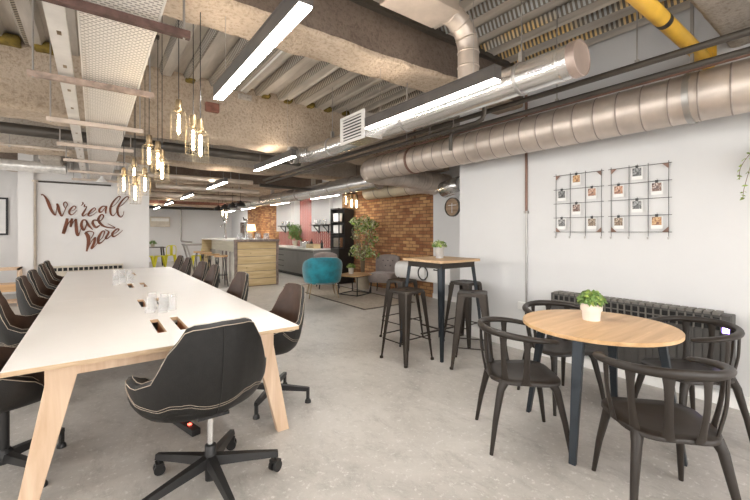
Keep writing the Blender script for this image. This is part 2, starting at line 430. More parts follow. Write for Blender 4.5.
# corrugated deck
dk = MB(); x = XL - .2; pts = []
while x < XR2 + .3:
    pts += [(x, ZC), (x + .13, ZC), (x + .165, ZC - .075), (x + .265, ZC - .075), (x + .30, ZC)]; x += .30
for i in range(len(pts) - 1):
    (xa, za), (xb, zb) = pts[i], pts[i + 1]
    if abs(xb - xa) < 1e-6 and abs(za - zb) < 1e-6: continue
    mi = 1 if za > zb else 0
    for (ya, yb, m2) in ((YB - .2, 2.8, mi), (2.8, YF + .2, 2 if mi else 0)):
        dk.add([(xa, ya, za), (xb, ya, zb), (xb, yb, zb), (xa, yb, za)], [(0, 1, 2, 3)], m2)
o = dk.build('ceiling', ['deck', 'web', 'web2']); struct(o)
mod = o.modifiers.new('s', 'SOLIDIFY'); mod.thickness = .03; mod.offset = -1
mod.offset = 1
# sprayed beams
def beam(y0, y1, zs, m, x0=XL, x1=XR2, amp=.03, step=.11, ztop=ZC + .02, name='ceiling_beam'):
    cs = []
    nz = 11; ny = 7
    for i in range(nz): cs.append((y0, ztop + (zs - ztop) * i / nz, 0))
    for i in range(ny): cs.append((y0 + (y1 - y0) * i / (ny - 1), zs, 1))
    for i in range(1, nz + 1): cs.append((y1, zs + (ztop - zs) * i / nz, 2))
    n = int((x1 - x0) / step); rings = []
    for k in range(n + 1):
        x = x0 + (x1 - x0) * k / n; ring = []
        for (y, z, s) in cs:
            v = Vector((x, y, z)); d = noise.noise(v * 2.2) * amp + noise.noise(v * 8) * amp * .7 + noise.noise(v * 17) * amp * .5
            low = 1 - min(1, (z - zs) / .25)
            if s == 0: ring.append((x, y - d * (.3 + low), z))
            elif s == 1: ring.append((x, y, z + d))
            else: ring.append((x, y + d * (.3 + low), z))
        rings.append(ring)
    mb = MB(); ns = len(cs)
    for k in range(n):
        for j in range(ns - 1):
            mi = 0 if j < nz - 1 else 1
            o_ = len(mb.v)
            mb.add([rings[k][j], rings[k][j + 1], rings[k + 1][j + 1], rings[k + 1][j]], [(0, 1, 2, 3)], mi)
    import bmesh
    o = mb.build(name, m, None, None)
    bm = bmesh.new(); bm.from_mesh(o.data); bmesh.ops.remove_doubles(bm, verts=bm.verts, dist=1e-4); bmesh.ops.recalc_face_normals(bm, faces=bm.faces); bm.to_mesh(o.data); bm.free()
    q = o.modifiers.new('u', 'SUBSURF'); q.levels = 1; q.render_levels = 1
    for p in o.data.polygons: p.use_smooth = True
    return struct(o)
beam(.36, .78, 2.9, ['spraygrey', 'spraygrey'], x1=XR)
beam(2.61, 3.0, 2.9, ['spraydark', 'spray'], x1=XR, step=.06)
beam(5.29, 5.8, 2.65, ['spray', 'spray'], step=.06)
beam(7.97, 8.4, 2.68, ['spraygrey', 'spray'])
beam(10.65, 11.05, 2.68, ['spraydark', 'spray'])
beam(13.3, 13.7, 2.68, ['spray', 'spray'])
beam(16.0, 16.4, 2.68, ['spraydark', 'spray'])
beam(18.6, 19.1, 2.55, ['brickred', 'spray'])
# steel angle at the top of the dark beam face
struct(MB().box(XL, XR, 2.55, 2.61, 3.28, 3.33).build('trim_1', 'pipe'))
# concrete-encased trimmer on the left
o = MB().box(-.75, -.45, 8.4, 10.15, 2.62, 3.3).build('ceiling_beam', 'spraygrey', None, None, .03); struct(o)
# old mineral wool stuffed into the deck flutes over the beams
for (yy, xs) in ((5.24, [-.70, -.41, .98, 1.96, 2.29, 2.66, 2.96, 3.29]), (7.93, [-.9, -.6, -.3, .3, 1.2, 1.8])):
    for x in xs:
        mb = MB(); w = .11 if x > 0 else .2
        ring = rrect(w, .07 if x > 0 else .10, .02, 3)
        mb.loft([[(x + px * q * rnd.uniform(.85, 1.1), yy + dy, 3.33 + pz * q * rnd.uniform(.8, 1.15)) for px, pz in ring] for dy, q in ((-.05, .55), (-.03, 1), (.1, 1))])
        struct(mb.build('trim_2', 'moss', None, 60))
# old brick exposed in the beam
struct(MB().box(1.16, 1.33, 5.235, 5.33, 2.97, 3.09).build('trim_3', 'brickred', None, None, .015))
struct(MB().box(1.58, 1.76, 5.24, 5.33, 3.22, 3.29).build('trim_4', 'spraygrey', None, None, .015))
# kitchen wall finishes: structure on the wall
struct(MB().box(XR2 - .02, XR2, 9.95, 14.1, .88, 1.42).build('wall_backsplash', 'tile'))
struct(MB().box(XR2 - .03, XR2, 11.15, 12.2, 1.42, 2.6).build('wall_tiled', 'tile'))
struct(MB().box(XR2 - .12, XR2, 9.98, 11.15, 1.42, 2.75).build('wall_panel', 'wallw'))
struct(MB().box(XR2 - .12, XR2, 12.75, 14.1, 1.42, 2.75).build('wall_panel_far', 'wallw'))

# ------------------------------------------------------------------ ducts and pipes
def ductmesh(cx, cz, r, y0, y1, seam=.18, tilt=.12, ridge=.004, n=32):
    prof = [(r, y0)]
    y = y0 + .05
    while y < y1 - .02 and seam:
        prof += [(r, y - .03), (r, y - .005), (r + ridge, y), (r, y + .005), (r, y + .03)]; y += seam
    prof.append((r, y1)); rings = []
    for rr, y in prof:
        tl = tilt if y not in (y0, y1) else 0
        rings.append([(cx + rr * math.cos(a), y + tl * rr * math.cos(a), cz + rr * math.sin(a)) for a in [2 * PI * k / n for k in range(n)]])
    mb = MB().loft(rings)
    for i in range(len(prof) - 1):
        if prof[i][0] != prof[i + 1][0]:
            for j in range(n): mb.m[i * n + j] = 1
    return mb
d1 = thing('spiral_duct', 'long wide spiral-seamed galvanised duct running along the right wall', 'duct')
mb = ductmesh(3.7, 2.43, .184, YB + .02, 4.9)
o = mb.build('duct_pipe', ['duct', 'seam'], d1, 40)
# elbow towards +X and run into recess
def bendtube(pts, r, seam, mb=None, n=28, mi=0):
    mb = mb or MB(); p = smoothpath(pts, 10); P2 = []; R2 = []
    acc = 0; nxt = seam
    for i, q in enumerate(p):
        if i: acc += (q - p[i - 1]).length
        P2.append(q)
        R2.append(r)
        if acc >= nxt and i < len(p) - 1:
            dirv = (p[i + 1] - q).normalized()
            P2.append(q + dirv * .006); R2.append(r + .006); P2.append(q + dirv * .014); R2.append(r); nxt += seam
    return mb.tube(P2, R2, n, mi)
bendtube([(3.7, 4.88, 2.43), (3.7, 5.0, 2.43), (3.8, 5.25, 2.43), (4.05, 5.36, 2.425), (4.5, 5.38, 2.42), (5.2, 5.38, 2.40), (5.79, 5.38, 2.39)], .184, .14).build('duct_elbow', 'duct', d1, 40)
for y in (-1.2, 1.9 - 1.0, 4.05):
    mb = MB(); rings = []
    for yy, rr in ((y - .02, .186), (y - .02, .195), (y + .02, .195), (y + .02, .186)):
        rings.append([(3.7 + rr * math.cos(a), yy, 2.43 + rr * math.sin(a)) for a in [2 * PI * k_ / 32 for k_ in range(32)]])
    mb.loft(rings, 0, False)
    mb.box(3.69, 3.71, y - .01, y + .01, 2.62, ZC)
    mb.build('hanger_strap', 'brownpipe' if y > 2 else 'rod', d1, 40)
d2 = thing('extract_duct', 'smooth shiny galvanised duct with a flat pinkish end cap under the deck', 'duct')
CX2, CZ2, R2_ = 2.55, 2.535, .112
ductmesh(CX2, CZ2, R2_, 1.2, 4.95, 0, 0).build('duct_pipe', 'duct2', d2, 40)
MB().loft([[(CX2 + rr * math.cos(a), y, CZ2 + rr * math.sin(a)) for a in [2 * PI * k_ / 32 for k_ in range(32)]] for rr, y in ((.118, 1.24), (.118, 1.185), (.112, 1.183), (.110, 1.19))]).build('end_cap', 'cap', d2, 40)
MB().loft([[(CX2 + rr * math.cos(a), y, CZ2 + rr * math.sin(a)) for a in [2 * PI * k_ / 32 for k_ in range(32)]] for rr, y in ((.113, 1.30), (.116, 1.305), (.116, 1.32), (.113, 1.325))], 0, False).build('coupling_ring', 'duct2', d2, 40)
for y in (1.62, 2.9, 4.4):
    mb = MB()
    mb.loft([[(CX2 + rr * math.cos(a), y + dy, CZ2 + rr * math.sin(a)) for a in [2 * PI * k_ / 32 for k_ in range(32)]] for rr, dy in ((.113, -.013), (.12, -.012), (.12, .012), (.113, .013))], 0, False)
    mb.box(CX2 - .02, CX2 + .02, y - .015, y + .015, CZ2 + .115, CZ2 + .2); mb.tube([(CX2, y, CZ2 + .19), (CX2, y, ZC)], .005, 6)
    mb.build('hanger_clamp', 'rod', d2, 40)
# elbow with open dark rim at far end
bendtube([(CX2, 4.93, CZ2), (CX2 - .01, 5.0, CZ2), (CX2 - .08, 5.08, CZ2 - .005), (CX2 - .2, 5.1, CZ2 - .02)], .112, .06).build('duct_elbow', 'duct2', d2, 40)
mb = MB(); mb.tube([(CX2 - .2, 5.1, CZ2 - .02), (CX2 - .29, 5.1, CZ2 - .035)], .118, 28, caps=False); mb.build('open_collar', 'rod', d2, 40, solid=.004)
# side spigot with grille
mb = MB().box(2.26, 2.5, 3.25, 3.68, 2.40, 2.66); mb.build('grille_box', 'duct2', d2, None, .004)
mb = MB(); mb.box(2.245, 2.26, 3.23, 3.28, 2.38, 2.68); mb.box(2.245, 2.26, 3.65, 3.70, 2.38, 2.68); mb.box(2.245, 2.26, 3.28, 3.65, 2.38, 2.41); mb.box(2.245, 2.26, 3.28, 3.65, 2.65, 2.68)
g = mb.build('grille', 'white', d2)
mb = MB()
for i in range(7): mb.box(2.246, 2.256, 3.28, 3.65, 2.425 + i * .033, 2.44 + i * .033)
mb.build('louvre', 'white', g); MB().box(2.257, 2.262, 3.28, 3.65, 2.41, 2.65).build('grille_back', 'hole', g)
# vertical drop duct
d3 = thing('drop_duct', 'bent metal duct dropping from a boxy duct beside the dark beam', 'duct', (0, 0, 0))
bendtube([(2.55, 2.12, 2.64), (2.55, 2.12, 2.85), (2.545, 2.12, 2.98), (2.48, 2.12, 3.1), (2.36, 2.12, 3.17), (2.25, 2.12, 3.19)], .088, .13).build('duct_pipe', 'duct', d3, 40)
MB().box(1.72, 2.27, 1.97, 2.27, 3.1, 3.3).build('boxed_duct', 'duct', d3, None, .005)
# grey ducts over kitchen
d4 = thing('supply_duct', 'pale grey duct running over the kitchen counter', 'duct')
ductmesh(4.55, 2.44, .17, 6.0, 16.5, .9, 0, .012).build('duct_pipe', ['duct2', 'seam'], d4, 40)
for y in (8.8, 11.6, 14.2):
    MB().box(4.5, 4.6, y, y + .06, 2.60, 2.8).tube([(4.55, y + .03, 2.75), (4.55, y + .03, ZC)], .008, 6).build('hanger_clamp', 'rod', d4)
d5 = thing('cream_duct', 'warm cream duct across the top of the brick wall', 'duct')
ductmesh(5.4, 2.36, .17, 6.0, 7.6, .55, 0, .01).build('duct_pipe', ['creamduct', 'seam'], d5, 40)
bendtube([(5.4, 6.02, 2.36), (5.4, 5.85, 2.36), (5.5, 5.72, 2.36), (5.78, 5.7, 2.36)], .17, .1).build('duct_elbow', 'duct', d5, 40)
d6 = thing('ceiling_diffuser', 'round metal duct mouth with a white disc above the clock', 'duct')
mb = MB(); mb.tube([(5.3, 4.55, 2.26), (5.3, 4.75, 2.24), (5.32, 5.0, 2.20)], .15, 28, caps=False); mb.build('duct_pipe', 'duct2', d6, 40, solid=.004)
mb = MB(); mb.tube([(5.3, 4.56, 2.26), (5.3, 4.58, 2.258)], .125, 28); mb.build('diffuser_disc', 'white', d6, 40)
def pipething(name, label, pts, r, m, straps=(), seg=5, ends=None):
    o = thing(name, label, 'pipe')
    mb = MB(); mb.tube(smoothpath(pts, seg) if seg > 1 else pts, r, 12); mb.build('pipe_run', m, o, 50)
    for (x, y, z) in straps:
        mb = MB(); mb.tube([(x, y, z), (x, y, ZC)], .005, 6); mb.box(x - .012, x + .012, y - .012, y + .012, z - .03, z + .02)
        mb.build('hanger_rod', 'rod', o)
    return o
pipething('service_pipe', 'upper dark pipe sloping across above the spiral duct', [(3.15, YB + .02, 2.6), (3.15, 8.6, 2.6)], .024, 'pipe', [(3.15, .78 + .3, 2.62), (3.15, 3.3, 2.62), (3.15, 5.0, 2.62)], 1)
pipething('service_pipe', 'lower dark pipe that bends down onto the spiral duct', [(3.3, YB + .02, 2.54), (3.3, 2.9, 2.54), (3.3, 2.98, 2.53), (3.3, 3.0, 2.49), (3.3, 3.0, 2.34)], .022, 'pipe', [(3.3, 1.75, 2.56)], 1)
pipething('service_pipe', 'dark pipe with an upward bend behind the smooth duct', [(3.07, 2.35, 2.75), (3.07, 2.35, 2.56), (3.07, 2.38, 2.51), (3.07, 2.45, 2.49), (3.07, 8.2, 2.49)], .022, 'pipe', [(3.07, 2.75, 2.5), (3.07, 3.1, 2.5), (3.07, 3.5, 2.5)], 1)
pipething('service_pipe', 'dark pipe crossing toward the cream duct', [(3.1, 8.7, 2.49), (6.0 - .25, 8.7, 2.46)], .035, 'pipe', (), 1)
pipething('conduit', 'rusty conduit laid along the back of the spiral duct', [(3.56, YB + .02, 2.60), (3.56, 4.8, 2.60)], .012, 'brownpipe', (), 1)
y_ = thing('gas_pipe', 'yellow gas pipe with black marking near the top right', 'pipe')
MB().tube([(XL + .02, .9, 2.82), (3.98, .9, 2.82)], .05, 20).build('pipe_run', 'yellow', y_, 50)
mb = MB(); mb.tube([(3.04, .9, 2.82), (3.10, .9, 2.82)], .051, 20); mb.build('black_mark', 'black', y_, 50)
mb = MB(); mb.tube([(3.97, .9, 2.82), (4.14, .9, 2.82)], .062, 20); mb.box(4.0, 4.02, .82, .98, 2.74, 2.9); mb.build('pipe_flange', 'yellow', y_, 50)
# conduit on the right wall with socket
cd = thing('wall_conduit', 'thin vertical conduit down the right wall to a socket', 'pipe')
MB().tube([(XR - .015, 2.565, 1.62), (XR - .015, 2.565, 3.3)], .016, 10).build('pipe_run', 'brownpipe', cd, 50)
MB().tube([(XR - .012, 2.565, .55), (XR - .012, 2.565, 1.63)], .011, 10).build('pipe_run', 'rod', cd, 50)
MB().box(XR - .03, XR, 2.54, 2.59, 1.62, 1.65).build('saddle_clip', 'rod', cd)
tag(MB().box(XR - .035, XR, 2.53, 2.67, .47, .56).build('wall_socket', 'white', None, None, .006), 'small socket box low on the right wall under the conduit', 'socket')
# horizontal pipes between beams
pipething('dark_duct_run', 'dark pipe with pale clamps between two sprayed beams', [(-1.2, 6.35, 2.66), (3.0, 6.35, 2.66)], .07, 'pipe', [(.3, 6.35, 2.75), (1.0, 6.35, 2.75), (1.5, 6.35, 2.75)], 1)
pipething('beige_pipe', 'upper beige pipe crossing under the ceiling beyond the pendants', [(.32, 8.9, 2.56), (3.0, 8.9, 2.56)], .05, 'lightpipe', ((.9, 8.9, 2.62), (2.5, 8.9, 2.62)), 1)
pipething('beige_pipe', 'lower beige pipe crossing under the ceiling beyond the pendants', [(1.1, 9.6, 2.42), (3.4, 9.6, 2.42)], .05, 'lightpipe', ((1.5, 9.6, 2.48), (2.9, 9.6, 2.48)), 1)
pipething('beige_pipe', 'far beige pipe crossing above the bar', [(1.2, 12.2, 2.45), (4.3, 12.2, 2.45)], .07, 'lightpipe', (), 1)
pipething('beige_pipe', 'brownish pipe crossing beyond the bar', [(1.2, 15.0, 2.58), (4.3, 15.0, 2.58)], .08, 'spray', (), 1)
pipething('foil_duct', 'crumpled foil duct under the ceiling above the framed picture', [(-1.9, 9.2, 2.58), (-.42, 9.2, 2.58)], .10, 'translucent', ((-1.5, 9.2, 2.69), (-.8, 9.2, 2.69)), 1)
pipething('conduit', 'thin pale conduit crossing under the ceiling at far left', [(-1.6, 7.3, 2.62), (-.3, 7.3, 2.62)], .02, 'lightpipe', [(-.95, 7.3, 2.62)], 1)
w_ = thing('wall_conduit', 'pale conduit down the left edge of the lettered wall', 'pipe')
MB().tube([(-.95, YT - .03, .1), (-.95, YT - .03, 2.42)], .022, 10).build('pipe_run', 'lightpipe', w_, 50)
MB().tube([(-.95, YT - .03, 2.42), (0.3, YT - .03, 2.42)], .018, 10).build('pipe_run', 'pipe', w_, 50)
MB().lathe([(.05, -.02), (.05, .02)], 14, 0, (-.95, YT - .04, 2.42)).build('junction_box', 'lightpipe', w_, 40)
pipething('wall_conduit', 'grey conduit down the far wall beyond the bar', [(3.4, YF - .04, 2.5), (3.4, YF - .04, 1.1), (3.5, YF - .04, .95), (3.9, YF - .04, .9)], .035, 'rod', (), 4)
pipething('conduit', 'long dark conduit along the top of the far wall', [(1.5, YF - .1, 2.55), (5.6, YF - .1, 2.55)], .06, 'pipe', (), 1)

# cable tray
tr = thing('cable_tray', 'white perforated cable tray hung over the long table', 'cable tray')
mb = MB(); mb.box(-.065, .27, YB + .1, 10.1, 2.5, 2.503); mb.build('tray_base', 'tray', tr)
mb = MB(); mb.box(-.068, -.060, YB + .1, 10.1, 2.49, 2.555); mb.box(.268, .276, YB + .1, 10.1, 2.49, 2.555); mb.build('tray_rim', 'traymetal', tr)
ch = thing('cable_channel', 'narrow white channel beside the perforated tray', 'cable tray')
mb = MB(); mb.box(-.20, -.115, YB + .1, 10.1, 2.5, 2.535)
for i in range(24): mb.box(-.165, -.145, -2.6 + i * .53, -2.55 + i * .53, 2.498, 2.5, 1)
mb.build('channel_body', ['traymetal', 'brass'], ch)
names = ['nearest rusty', 'second', 'third', 'fourth', 'fifth', 'sixth', 'farthest']
for i, y in enumerate((2.26, 3.42, 4.7, 5.94, 7.2, 8.5, 9.75)):
    s = thing('support_strut', '%s cross strut holding the cable tray up' % names[i], 'strut', (0, 0, 0), 0, 'tray struts')
    w = .42 if i != 1 else .38
    MB().box(-.36, w, y - .02, y + .02, 2.445, 2.485).build('strut_bar', 'rust' if i == 0 else ('rust2' if i == 1 else 'strut'), s, None, .003)
    for x in (-.33, w - .03):
        MB().tube([(x, y, 2.44), (x, y, ZC - .02)], .006, 6).build('hanger_rod', 'rod', s)
tag(MB().lathe([(.02, .1), (.03, .06), (.09, 0), (.088, -.01), (.0, -.01)], 20, 0, (.12, 8.9, 2.36)).build('ceiling_siren', 'white', None, 40), 'white cone fitting under the far end of the cable tray', 'siren')
bpy.data.objects['ceiling_siren'].scale = (1, 1, 1)
# smoke detector with white conduit on deck
sd = thing('smoke_detector', 'white smoke detector on a thin conduit under the deck', 'smoke detector')
MB().lathe([(.055, .06), (.06, .02), (.045, 0), (0, -.005)], 20, 0, (1.6, 3.5, 3.26)).build('detector_head', 'white', sd, 40)
MB().tube([(1.6, 3.5, 3.31), (1.6, 5.2, 3.31)], .012, 8).build('conduit', 'white', sd, 50)
MB().tube([(1.42, 3.0, 3.31), (1.42, 5.2, 3.31)], .008, 8).build('red_cable', 'red', sd, 50)

# ------------------------------------------------------------------ LED strip lights
def strip():
    t = thing('strip_light', 'x', 'ceiling light', (0, 0, 0), 0, 'LED strip lights')
    MB().box(-.035, .035, 0, 1.46, .004, .08).build('housing', 'ledcase', t, None, .003)
    MB().box(-.03, .03, .008, 1.452, -.004, .004).build('diffuser', 'led', t)
    MB().box(-.028, .028, .02, 1.44, .08, .082).build('upfill_panel', 'ledfill', t)  # glowing panel added on top to brighten the ceiling
    MB().box(-.035, -.03, 0, 1.46, .08, .094).box(.03, .035, 0, 1.46, .08, .094).box(-.03, .03, 0, .01, .08, .094).box(-.03, .03, 1.45, 1.46, .08, .094).build('housing_lip', 'ledcase', t)  # lips added to screen the glowing edge of that panel
    for y in (.2, 1.26): MB().tube([(0, y, .08), (0, y, ZC - 2.385 + .05)], .002, 5).build('suspension_wire', 'rod', t)
    return t
s0 = strip()
spots = [(.74, 1.5, 'bright strip light hanging nearest, over the long table end'), (2.1, 1.5, 'strip light slung just in front of the smooth duct'),
         (2.1, 4.62, 'strip light beyond the smooth duct elbow'), (2.1, 7.8, 'fourth strip light in the middle row, beyond the elbow'),
         (2.1, 11.0, 'fifth strip light in the middle row, small with distance'), (2.1, 14.2, 'sixth strip light in the middle row toward the far wall'),
         (2.1, 17.4, 'farthest strip light in the middle row'),
         (4.8, 8.25, 'strip light over the near end of the kitchen'), (4.8, 11.3, 'strip light over the far end of the kitchen'), (4.8, 14.5, 'strip light beyond the dome pendants'), (4.8, 17.2, 'farthest strip light of the kitchen row'),
         (.74, -2.0, 'added fill strip light behind the camera over the table side'), (2.1, -2.0, 'added fill strip light behind the camera on the right'), (-1.8, 1.5, 'unseen strip light off to the left of the table'), (-1.8, 5.5, 'unseen strip light left of the table further back')]  # strips out of view; the pair behind the camera is added fill
for i, (x, y, lab) in enumerate(spots):
    z = 2.385 if x < 4.6 else 2.33
    if i == 0: s0.location = (x, y, z); s0['label'] = lab
    else: dup(s0, (x if x < 4.6 else 4.95, y, z), 0, lab)

# ------------------------------------------------------------------ caged pendants
def pendant():
    t = thing('pendant_lamp', 'x', 'pendant lamp', (0, 0, 0), 0, 'caged filament pendants')
    MB().lathe([(.008, .185), (.02, .18), (.024, .15), (.022, .12), (.028, .115), (.028, .095), (.018, .09)], 16).build('lamp_holder', 'brass', t, 40)
    mb = MB(); n = 10; R = .052
    for k_ in range(n):
        a = 2 * PI * k_ / n; c, s = math.cos(a), math.sin(a)
        mb.tube([(c * .03, s * .03, .10), (c * R, s * R, .085), (c * R, s * R, -.115)], .0009, 4)
    for z in (.085, .02, -.045, -.113):
        mb.tube([(R * math.cos(2 * PI * q / 20), R * math.sin(2 * PI * q / 20), z) for q in range(21)], .001, 4)
    mb.build('wire_cage', 'cage', t)
    b = MB().lathe([(.0, .095), (.013, .09), (.016, .06), (.0165, -.06), (.012, -.08), (0, -.086)], 16).build('bulb', 'bulbglass', t, 60)
    MB().lathe([(0, .075), (.009, .07), (.010, -.055), (.006, -.07), (0, -.072)], 10).build('filament', 'filament', b, 60)
    MB().tube([(0, 0, 0), (0, 0, 1)], .003, 6).build('cord', 'black', t).location = (0, 0, .18)
    return t
p0 = pendant()
pl = [(.50, 3.10, 2.19, 'pendant hanging alone above the table, nearest the tray'), (.575, 2.98, 2.06, 'left of the two pendants hanging together below the strip light'), (.585, 2.80, 1.99, 'right of the two pendants hanging together below the strip light'),
      (.385, 3.82, 2.06, 'left pendant of the middle cluster over the table'), (.47, 3.98, 2.05, 'back pendant of the middle cluster over the table'), (.475, 3.75, 1.93, 'lowest pendant of the middle cluster over the table'),
      (.35, 4.85, 2.02, 'upper pendant of the far cluster near the lettering'), (.26, 4.95, 1.92, 'leftmost pendant of the far cluster near the lettering'), (.44, 4.75, 1.91, 'rightmost pendant of the far cluster near the lettering'), (.35, 4.72, 1.81, 'lowest pendant of the far cluster near the lettering'),
      (3.55, 13.6, 2.05, 'left caged bulb hanging beyond the dome pendants'), (3.7, 13.7, 1.98, 'right caged bulb hanging beyond the dome pendants'),
      (5.15, 8.2, 2.20, 'left bulb in the cluster above the tall plant'), (5.22, 8.05, 2.12, 'middle bulb in the cluster above the tall plant'), (5.3, 7.95, 2.10, 'right bulb in the cluster above the tall plant')]
for i, (x, y, z, lab) in enumerate(pl):
    if i == 0: o = p0; o.location = (x, y, z); o['label'] = lab
    else: o = dup(p0, (x, y, z), 0, lab)
    sz = 1.3 if i >= 10 else 1
    if i >= 10: o.scale = (1.3, 1.3, 1.3)
    for c_ in list(C.objects):
        if c_.parent == o and c_.name.startswith('cord'): c_.scale = (1, 1, (3.32 - z) / sz - .18)
for (x, y, lab) in ((.47, 3.3, 'round black ceiling plate carrying the nearer pendant cords'), (.40, 4.3, 'round black ceiling plate carrying the farther pendant cords')):
    r_ = thing('ceiling_rose', lab, 'ceiling rose', (x, y, 3.28), 0)
    MB().lathe([(.09, .045), (.09, .01), (.085, 0), (0, 0)], 24).build('rose_plate', 'pipe', r_, 40)
    MB().box(-.12, .12, -.02, .02, .03, .06).build('mounting_bar', 'pipe', r_)
# dome pendants above bar
def dome():
    t = thing('dome_pendant', 'x', 'pendant lamp', (0, 0, 0), 0, 'black dome pendants over the bar')
    s_ = MB().lathe([(.02, .16), (.04, .13), (.10, .10), (.135, .04), (.14, 0), (.13, .005), (.12, .04), (.09, .09), (0, .12)], 24).build('lamp_shade', 'black', t, 50)
    MB().tube([(0, 0, .15), (0, 0, 1.2)], .005, 6).build('cord', 'black', t)
    MB().lathe([(0, .09), (.03, .07), (.035, .04), (.02, .02), (0, .015)], 12).build('bulb', 'filament' if False else 'white', t, 50)
    return t
dm = dome()
for i, y in enumerate((10.8, 11.55, 12.35, 13.15)):
    lab = ['black dome pendant above the bar, nearest of four', 'second nearest black dome pendant above the bar', 'third black dome pendant above the bar', 'black dome pendant above the bar, farthest of four'][i]
    if i == 0: dm.location = (3.3, y, 2.12); dm['label'] = lab
    else: dup(dm, (3.3, y, 2.12), 0, lab)

# ------------------------------------------------------------------ long table
lt = thing('meeting_table', 'very long white-topped meeting table with pale wooden legs', 'table', (.4, 2.48, 0))
Z = .74; ys = [0, 2.22, 3.95, 5.65]
def tabletop(y0, y1, slots):
    holes = sorted(slots)
    mb = MB(); x0, x1 = -.755, .765
    # strip decomposition in y with slot openings
    yy = [y0] + sorted({v for s in holes for v in (s[1], s[1] + .47)}) + [y1]
    for a, b in zip(yy[:-1], yy[1:]):
        cuts = [s for s in holes if s[1] <= a + 1e-6 and s[1] + .47 >= b - 1e-6]
        xs = x0
        for s in cuts:
            mb.box(xs, s[0], a, b, Z - .003, Z); xs = s[0] + .055
        mb.box(xs, x1, a, b, Z - .003, Z)
    top = mb.build('tabletop', 'laminate', lt)
    mb = MB()
    for a, b in zip(yy[:-1], yy[1:]):
        cuts = [s for s in holes if s[1] <= a + 1e-6 and s[1] + .47 >= b - 1e-6]
        xs = x0
        for s in cuts:
            mb.box(xs, s[0], a, b, Z - .027, Z - .0031); xs = s[0] + .055
        mb.box(xs, x1, a, b, Z - .027, Z - .0031)
    mb.build('plywood_edge', 'ply', top)
    for s in holes:
        MB().box(s[0] - .005, s[0] + .06, s[1] - .005, s[1] + .475, Z - .10, Z - .09).box(s[0] - .005, s[0], s[1] - .005, s[1] + .475, Z - .1, Z - .028).box(s[0] + .055, s[0] + .06, s[1] - .005, s[1] + .475, Z - .1, Z - .028).build('cable_slot', 'slot', lt)
xs_ = (-.065, .07)
tabletop(0, ys[1] - .002, [(x, .36) for x in xs_] + [(x, 1.42) for x in xs_])
tabletop(ys[1] + .002, ys[2] - .002, [(x, 2.85) for x in xs_])
tabletop(ys[2] + .002, ys[3], [(x, 4.35) for x in xs_])
for y, s in ((.08, 1), (2.22, 1), (3.95, 1), (5.5, 1)):
    for sx in (-1, 1):
        mb = MB()
        xt, xb = .53, .675   # centre at top / foot
        wt, wb = .072, .042
        for t_ in (0,):
            rings = []
            for z, xc, hw in ((Z - .028, xt + .0, wt), (Z - .12, xt + .01, wt - .01), (0, xb, wb)):
                rings.append([(sx * (xc - hw), y - .024, z), (sx * (xc + hw), y - .024, z), (sx * (xc + hw), y + .024, z), (sx * (xc - hw), y + .024, z)])
            mb.loft(rings)
            rings = []
            for z, xc, hw in ((Z - .028, xt, wt), (Z - .12, xt + .01, wt - .01), (0, xb, wb)):
                e = xc + hw
                rings.append([(sx * (e - .03), y + .02, z), (sx * e, y + .02, z), (sx * e, y + .09 * (1 if z else .5) + .02, z), (sx * (e - .03), y + .09 * (1 if z else .5) + .02, z)])
            mb.loft(rings)
        mb.build('leg', 'ash', lt, None, .004)
mb = MB(); mb.box(-.55, .55, .055, .105, Z - .085, Z - .03); mb.build('cross_rail', 'ash', lt)
MB().box(-.12, .12, .3, 5.3, Z - .14, Z - .105).build('cable_basket', 'black', lt)
for y in (1.2, 3.3):  # under frame rails
    pass
# glasses
def tumbler(h=.125, r=.038):
    prof = [(r * .86, 0), (r, h), (r - .0025, h), (r * .86 - .003, .012), (0, .012)]
    mb = MB(); n = 20
    rings = [[(rr * math.cos(2 * PI * k_ / n), rr * math.sin(2 * PI * k_ / n), h - z) for k_ in range(n)] for rr, z in [(0.0001, 0)] + prof[:-1] + [(.0001, .012)]]
    mb.loft(rings, 0, False); return mb.build('drinking_glass', 'glass', None, 50)
g0 = tumbler(); gl = [(.37, 3.60, 'front left'), (.455, 3.55, 'front middle'), (.53, 3.62, 'right'), (.40, 3.74, 'back left'), (.49, 3.73, 'back right'),
      (.22, 5.72, 'front left'), (.38, 5.85, 'front right'), (.30, 5.95, 'middle'), (.24, 6.25, 'back left'), (.40, 6.35, 'back right'), (.32, 6.5, 'rearmost')]
for i, (x, y, w) in enumerate(gl):
    o = g0 if i == 0 else g0.copy()
    if i: C.objects.link(o)
    o.location = (x, y, Z)
    if i in (3, 8): o.scale = (1, 1, 1.15)
    tag(o, '%s upturned clear glass in the %s cluster on the long table' % (w, 'nearer' if i < 5 else 'farther'), 'glass', 'glasses on the long table')

# ------------------------------------------------------------------ shell chairs
RIM = [(0, .93, .25), (35, .925, .27), (50, .83, .285), (68, .67, .305), (86, .635, .335), (102, .655, .355), (124, .60, .33), (150, .49, .27), (180, .465, .245)]
def shellpt(phi, s, off=0):
    a = abs(phi); h, R = interp(RIM, a); zb = .418
    R -= off
    rr = R * (math.sin(min(s, 1) * PI / 2) ** .75); zz = zb + off * 1.0 + (h - zb - (off * .25)) * (s ** 2.3)
    th = math.radians(phi - 90)
    return (rr * math.cos(th), rr * math.sin(th), zz)
def shellmesh(off, rev):
    mb = MB(); n = 48; ms = 12; vs = []; fs = []
    for j in range(ms + 1):
        s = .04 + .96 * j / ms
        for k_ in range(n): vs.append(shellpt(-180 + 360 * k_ / n, s, off))
    for j in range(ms):
        for k_ in range(n):
            fs.append((j * n + k_, j * n + (k_ + 1) % n, (j + 1) * n + (k_ + 1) % n, (j + 1) * n + k_))
    fs.append(tuple(range(n))); mb.add(vs, fs); return mb
